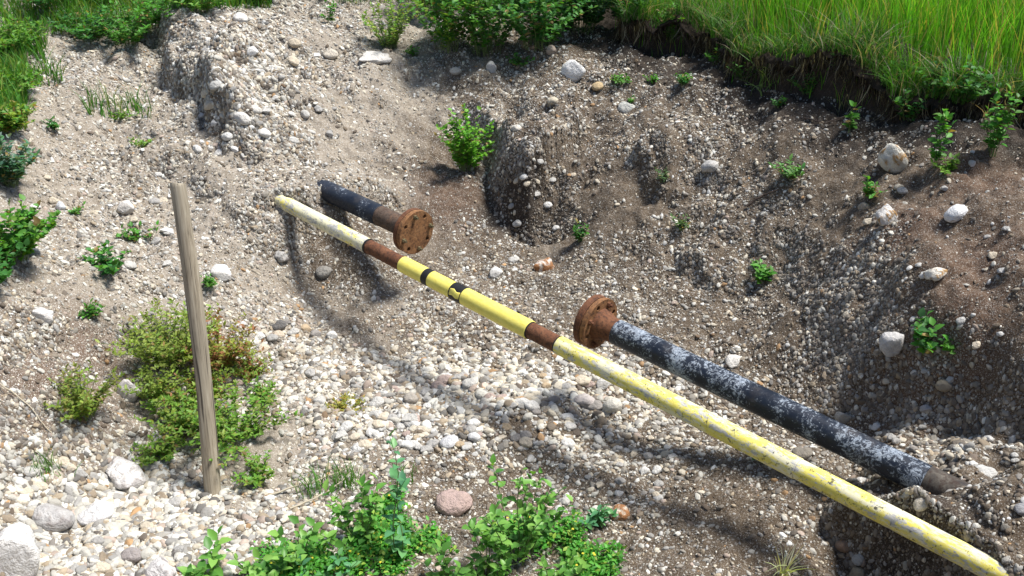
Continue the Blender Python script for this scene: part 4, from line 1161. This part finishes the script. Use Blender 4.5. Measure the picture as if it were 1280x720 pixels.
# left edge
plant(12, 232, .26, .16, 22, 24, .035, 'blue-grey green bush at the left edge, above the brighter one', 'bush', 'bush', col=BG, second=(.2, .27, .24), sfrac=.3, ratio=.3)
plant(18, 325, .26, .2, 26, 26, .036, 'bright green leafy bush at the left edge of the slope', 'bush', 'bush', col=G2, second=G3, sfrac=.3, ratio=.32)
plant(-5, 350, .2, .16, 16, 22, .034, 'dark green bush cut off by the left edge', 'bush', 'bush', col=G1, ratio=.32)
plant(140, 340, .12, .12, 9, 12, .034, 'dark green weed on the sunny slope left of the stake', 'weed', 'weed', col=G1, second=G2, sfrac=.4, ratio=.32)
plant(175, 300, .07, .1, 7, 9, .028, 'thin green weed just behind the dark green one', 'weed', 'weed', col=G2, ratio=.3)
plant(95, 268, .05, .05, 4, 7, .024, 'tiny green sprig by the bluish white stone', 'weed', 'weed', col=G2, ratio=.3)
plant(118, 398, .07, .05, 6, 9, .024, 'small green weed on the brown slope left of the feathery weed', 'weed', 'weed', col=G2, ratio=.3)
plant(265, 358, .06, .05, 6, 9, .024, 'small green weed at the white rock right of the stake', 'weed', 'weed', col=G2, ratio=.25)
plant(178, 184, .05, .07, 8, 9, .022, 'small green weed on the left track below the heap', 'weed', 'weed', col=G3, ratio=.25)
plant(150, 150, .04, .1, 10, 9, .02, 'low green weed patch across the left track', 'weed', 'weed', col=G3, ratio=.25)
plant(68, 163, .07, .05, 6, 9, .026, 'small green weed next to the grassy left edge', 'weed', 'weed', col=G1, ratio=.3)
# pit middle and right bank
plant(584, 212, .30, .13, 26, 30, .024, 'bright green bush growing in the hollow beside the dark mound', 'bush', 'bush', grow=1.6, col=(.12, .33, .03), second=(.2, .42, .05), sfrac=.35, ratio=.36, hv=.5)
plant(725, 302, .13, .035, 5, 14, .026, 'slim dark green weed in front of the dark mound', 'weed', 'weed', col=G1, second=G2, sfrac=.3, ratio=.3)
plant(850, 288, .09, .05, 5, 9, .024, 'faint green weed on the bank behind the flanged black pipe', 'weed', 'weed', col=(.1, .18, .06), ratio=.28)
plant(828, 228, .08, .06, 5, 8, .022, 'thin grey-green weed by the dark scarp', 'weed', 'weed', col=(.08, .15, .06), ratio=.28)
plant(985, 222, .08, .1, 9, 11, .03, 'pale green sprawling weed on the bank below the rim', 'weed', 'weed', col=(.1, .24, .06), ratio=.24)
plant(952, 354, .11, .05, 4, 9, .04, 'three-leaved green sprout on the gravel bank', 'weed', 'weed', col=G2, ratio=.3)
plant(1060, 166, .15, .03, 2, 9, .038, 'narrow upright sprout below the turf lip', 'weed', 'weed', col=G2, ratio=.34)
plant(1085, 246, .08, .07, 6, 9, .03, 'small green weed above the round brownish cobble', 'weed', 'weed', col=G2, ratio=.3)
plant(1152, 440, .14, .09, 6, 10, .038, 'leafy green weed next to the blocky grey rock', 'weed', 'weed', col=G1, second=G2, sfrac=.4, ratio=.36)
plant(1190, 440, .05, .035, 3, 5, .034, 'small round-leaved sprig right of the blocky grey rock', 'weed', 'weed', col=G2, ratio=.4)
plant(1168, 210, .26, .035, 3, 14, .044, 'tall thin leafy stem beside the tall leaning rock', 'weed', 'weed', col=G2, ratio=.32, hv=.1)
plant(1185, 216, .07, .09, 7, 9, .028, 'low green weed right of the tall leaning rock', 'weed', 'weed', col=G3, ratio=.26)
plant(1240, 195, .32, .07, 7, 16, .036, 'leafy weed climbing the dark face under the grass at the right', 'weed', 'weed', col=G2, ratio=.34, hv=.3)
plant(1205, 128, .2, .14, 12, 14, .034, 'leafy green clump hanging over the turf rim', 'weed', 'weed', col=G1, second=G2, sfrac=.4, ratio=.34)
plant(1168, 118, .18, .12, 10, 13, .034, 'leafy clump on the rim left of the hanging one', 'weed', 'weed', col=G1, second=G2, sfrac=.5, ratio=.34)
plant(1108, 112, .14, .08, 7, 10, .03, 'small leafy clump on the ragged rim', 'weed', 'weed', col=G2, ratio=.3)
plant(1045, 90, .16, .05, 4, 10, .03, 'upright green weed at the grass edge above the sprout', 'weed', 'weed', col=G2, ratio=.28)
plant(852, 106, .07, .07, 7, 9, .028, 'small green weed below the left end of the turf rim', 'weed', 'weed', col=G1, second=G2, sfrac=.4, ratio=.3)
plant(778, 105, .05, .08, 7, 8, .026, 'flat green weed right of the ochre cobble', 'weed', 'weed', col=G2, ratio=.28)
plant(815, 104, .05, .05, 5, 8, .024, 'tiny green weed between two flat weeds below the rim', 'weed', 'weed', col=G2, ratio=.28)
plant(970, 135, .07, .045, 5, 9, .024, 'small green weed in dark soil under the rim', 'weed', 'weed', col=G1, ratio=.3)
plant(790, 128, .03, .03, 4, 6, .02, 'green sprig growing on the grey slab', 'weed', 'weed', col=G2, ratio=.3)
plant(945, 335, .05, .02, 2, 6, .022, 'thin sprig above the three-leaved sprout', 'weed', 'weed', col=G2, ratio=.28)
plant(950, 578, .03, .04, 3, 5, .026, 'tiny green sprig between the two pipes', 'weed', 'weed', col=G2, ratio=.34)
plant(930, 100, .12, .09, 8, 10, .026, 'small green weed spilling over the rim left of the pale drooping clump', 'weed', 'weed', col=G2, ratio=.28)
plant(1010, 118, .12, .1, 9, 10, .026, 'leafy weed spilling over the dark rim right of the pale drooping clump', 'weed', 'weed', col=G2, second=G1, sfrac=.4, ratio=.28)
plant(1135, 150, .16, .1, 9, 11, .03, 'leafy weed hanging on the dark face above the tall leaning rock', 'weed', 'weed', col=G1, second=G2, sfrac=.5, ratio=.32)
plant(895, 80, .1, .08, 7, 9, .024, 'small weed on the dark soil at the left end of the rim', 'weed', 'weed', col=G2, ratio=.28)
# back edge bushes
plant(487, 62, .34, .17, 26, 26, .026, 'light yellow-green bush standing on bare soil at the back', 'bush', 'bush', col=(.16, .3, .05), second=(.28, .36, .08), sfrac=.35, ratio=.28)
plant(560, 62, .42, .22, 30, 30, .03, 'mid green bush at the back, right of the yellow-green one', 'bush', 'bush', grow=1.8, col=G2, second=(.2, .34, .04), sfrac=.35, ratio=.3)
plant(610, 66, .46, .26, 40, 30, .032, 'large bright green bush in the middle of the back edge', 'bush', 'bush', grow=1.8, col=(.1, .27, .03), second=G1, sfrac=.35, ratio=.3)
plant(672, 60, .42, .24, 34, 28, .034, 'dense green bush left of the white angular rock', 'bush', 'bush', grow=1.8, col=G2, second=G1, sfrac=.5, ratio=.32)
plant(725, 40, .42, .26, 34, 28, .036, 'dark green bush behind the white angular rock', 'bush', 'bush', grow=1.8, col=G1, second=(.04, .12, .025), sfrac=.4, ratio=.34)
plant(785, 34, .4, .22, 28, 26, .034, 'dark shaded bush where the tall grass begins', 'bush', 'bush', grow=1.8, col=(.04, .13, .03), second=G2, sfrac=.3, ratio=.32)
plant(838, 52, .3, .12, 16, 24, .028, 'light green bush at the left end of the rim', 'bush', 'bush', col=G3, second=G2, sfrac=.4, ratio=.26)
plant(535, 20, .35, .24, 26, 26, .03, 'yellowish bush at the back behind the mid green one', 'bush', 'bush', grow=1.8, col=YG, second=G2, sfrac=.4, ratio=.28)
plant(645, 5, .4, .3, 34, 26, .034, 'tall green bush behind the large bright one', 'bush', 'bush', grow=1.8, col=G2, second=G3, sfrac=.3, ratio=.3)
plant(650, 82, .07, .1, 8, 9, .026, 'low green weed below the large bright bush', 'weed', 'weed', col=G1, second=G2, sfrac=.5, ratio=.32)
plant(520, 70, .06, .08, 7, 9, .024, 'low green weed by the long flat slab stone', 'weed', 'weed', col=G2, ratio=.32)
plant(413, 30, .16, .06, 6, 12, .026, 'small green weed in the gap at the top of the heap', 'weed', 'weed', col=G2, ratio=.3)
# upper left weeds
for u, v, h, w, c, lab in [
    (60, 10, .25, .3, G1, 'dark green weed in the upper left corner grass'),
    (115, 50, .2, .24, G1, 'dense dark green weed at the head of the left track'),
    (160, 55, .24, .26, G2, 'leafy green weed at the top of the gravel heap edge'),
    (200, 30, .26, .28, G2, 'bright leafy weed behind the crest of the gravel heap'),
    (255, 14, .2, .26, G3, 'grassy green weed further along the heap crest'),
    (130, 5, .24, .3, G2, 'leafy green weed in the grass behind the left track'),
    (20, 60, .16, .24, G3, 'light green weed at the left edge of the upper grass'),
    (15, 120, .14, .22, G3, 'yellowish green weed halfway down the grassy left edge'),
    (12, 165, .14, .16, OL, 'olive weed above the blue-grey bush'),
    (320, 2, .18, .24, G2, 'low green weed at the right end of the heap crest')]:
    plant(u, v, h, w, 26, 22, .034, lab, 'weed', 'weed', col=c, second=G2, sfrac=.3, ratio=.24)

tuft(58, 588, 40, .12, 'green grass tuft on dirt at the far left below the olive weed')
tuft(395, 615, 60, .15, 'green grass tuft between the pale twigs and the stones', w=.04)
tuft(435, 610, 60, .17, 'taller green grass tuft left of the upright weed', w=.035)
tuft(500, 600, 24, .12, 'sparse grass tuft behind the tall upright weed', w=.03)
tuft(962, 85, 70, .22, 'pale drooping grass clump hanging over the turf rim', w=.05, col=(.2, .33, .1), lean=1.1, wd=.004)
tuft(1072, 100, 60, .2, 'straw-coloured grass clump on the rim above the upright sprout', w=.05, col=(.2, .24, .1), alt=(.4, .36, .25), frac=.4, lean=1.)
tuft(1250, 118, 120, .14, 'dead grey grass matted at the right end of the rim', w=.09, col=(.4, .37, .32), alt=(.14, .22, .06), frac=.2, lean=1.3, wd=.0018)
tuft(977, 722, 26, .17, 'dry whitish weed below the worn yellow pipe', w=.008, col=(.5, .5, .36), alt=(.4, .46, .25), frac=.3, lean=.75, wd=.0032)

# ------------------------------------------------------------------ twigs
def twig(pts, r, label, mat='stem_dry', lift=.012, forks=0):
    pts = np.array(pts, float)
    Pg = ground(pts[:, 0], pts[:, 1]); Pg[:, 2] += lift + (pts[:, 2] if pts.shape[1] > 2 else 0)
    t = np.linspace(0, len(Pg) - 1, 16)
    path = np.stack([np.interp(t, np.arange(len(Pg)), Pg[:, i]) for i in range(3)], -1)
    path += np.cumsum(RNG.normal(0, .0022, path.shape), 0)
    root = meta(empty('dry_twig', path[0]), label, 'twig')
    paths = [path - path[0]]
    link('shaft', mesh_np('shaft', *tubes(paths, [r], [r * .45], 6), M[mat]), root)
    for k in range(forks):
        i = int(5 + k * 3)
        a = path[i] - path[0]; d = nrmz((path[i + 1] - path[i])[None])[0] + RNG.normal(0, .5, 3)
        sp = np.array([a + d * s for s in np.linspace(0, .07, 6)])
        link('side_shoot', mesh_np('side_shoot', *tubes([sp], [r * .5], [r * .25], 5), M[mat]), root)
twig([(335, 622, 0), (390, 612, .02), (452, 592, .03)], .0045, 'upper of two pale dry twigs on the stones right of the stake')
twig([(363, 639, 0), (410, 625, .02), (440, 603, .03)], .0045, 'lower of two pale dry twigs on the stones right of the stake')
twig([(932, 262, 0), (950, 250, .015), (975, 235, .02)], .008, 'dark dead stick on the bank below the pale sprawling weed', 'twig', .02, 1)
twig([(0, 402, 0), (25, 420, .01), (52, 452, 0)], .003, 'thin pale dry stalk on the brown slope at the left edge')
twig([(0, 485, .02), (40, 510, .02), (68, 545, 0)], .003, 'bent grey stalk below the thin pale one at the left edge')
twig([(956, 525, .06), (962, 545, 0)], .0028, 'thin dry stalk standing between the two pipes', 'twig', .0)
twig([(1005, 150, .0), (1030, 160, .01), (1062, 150, .01)], .005, 'dark root lying in the soil under the turf lip', 'twig', .015, 2)
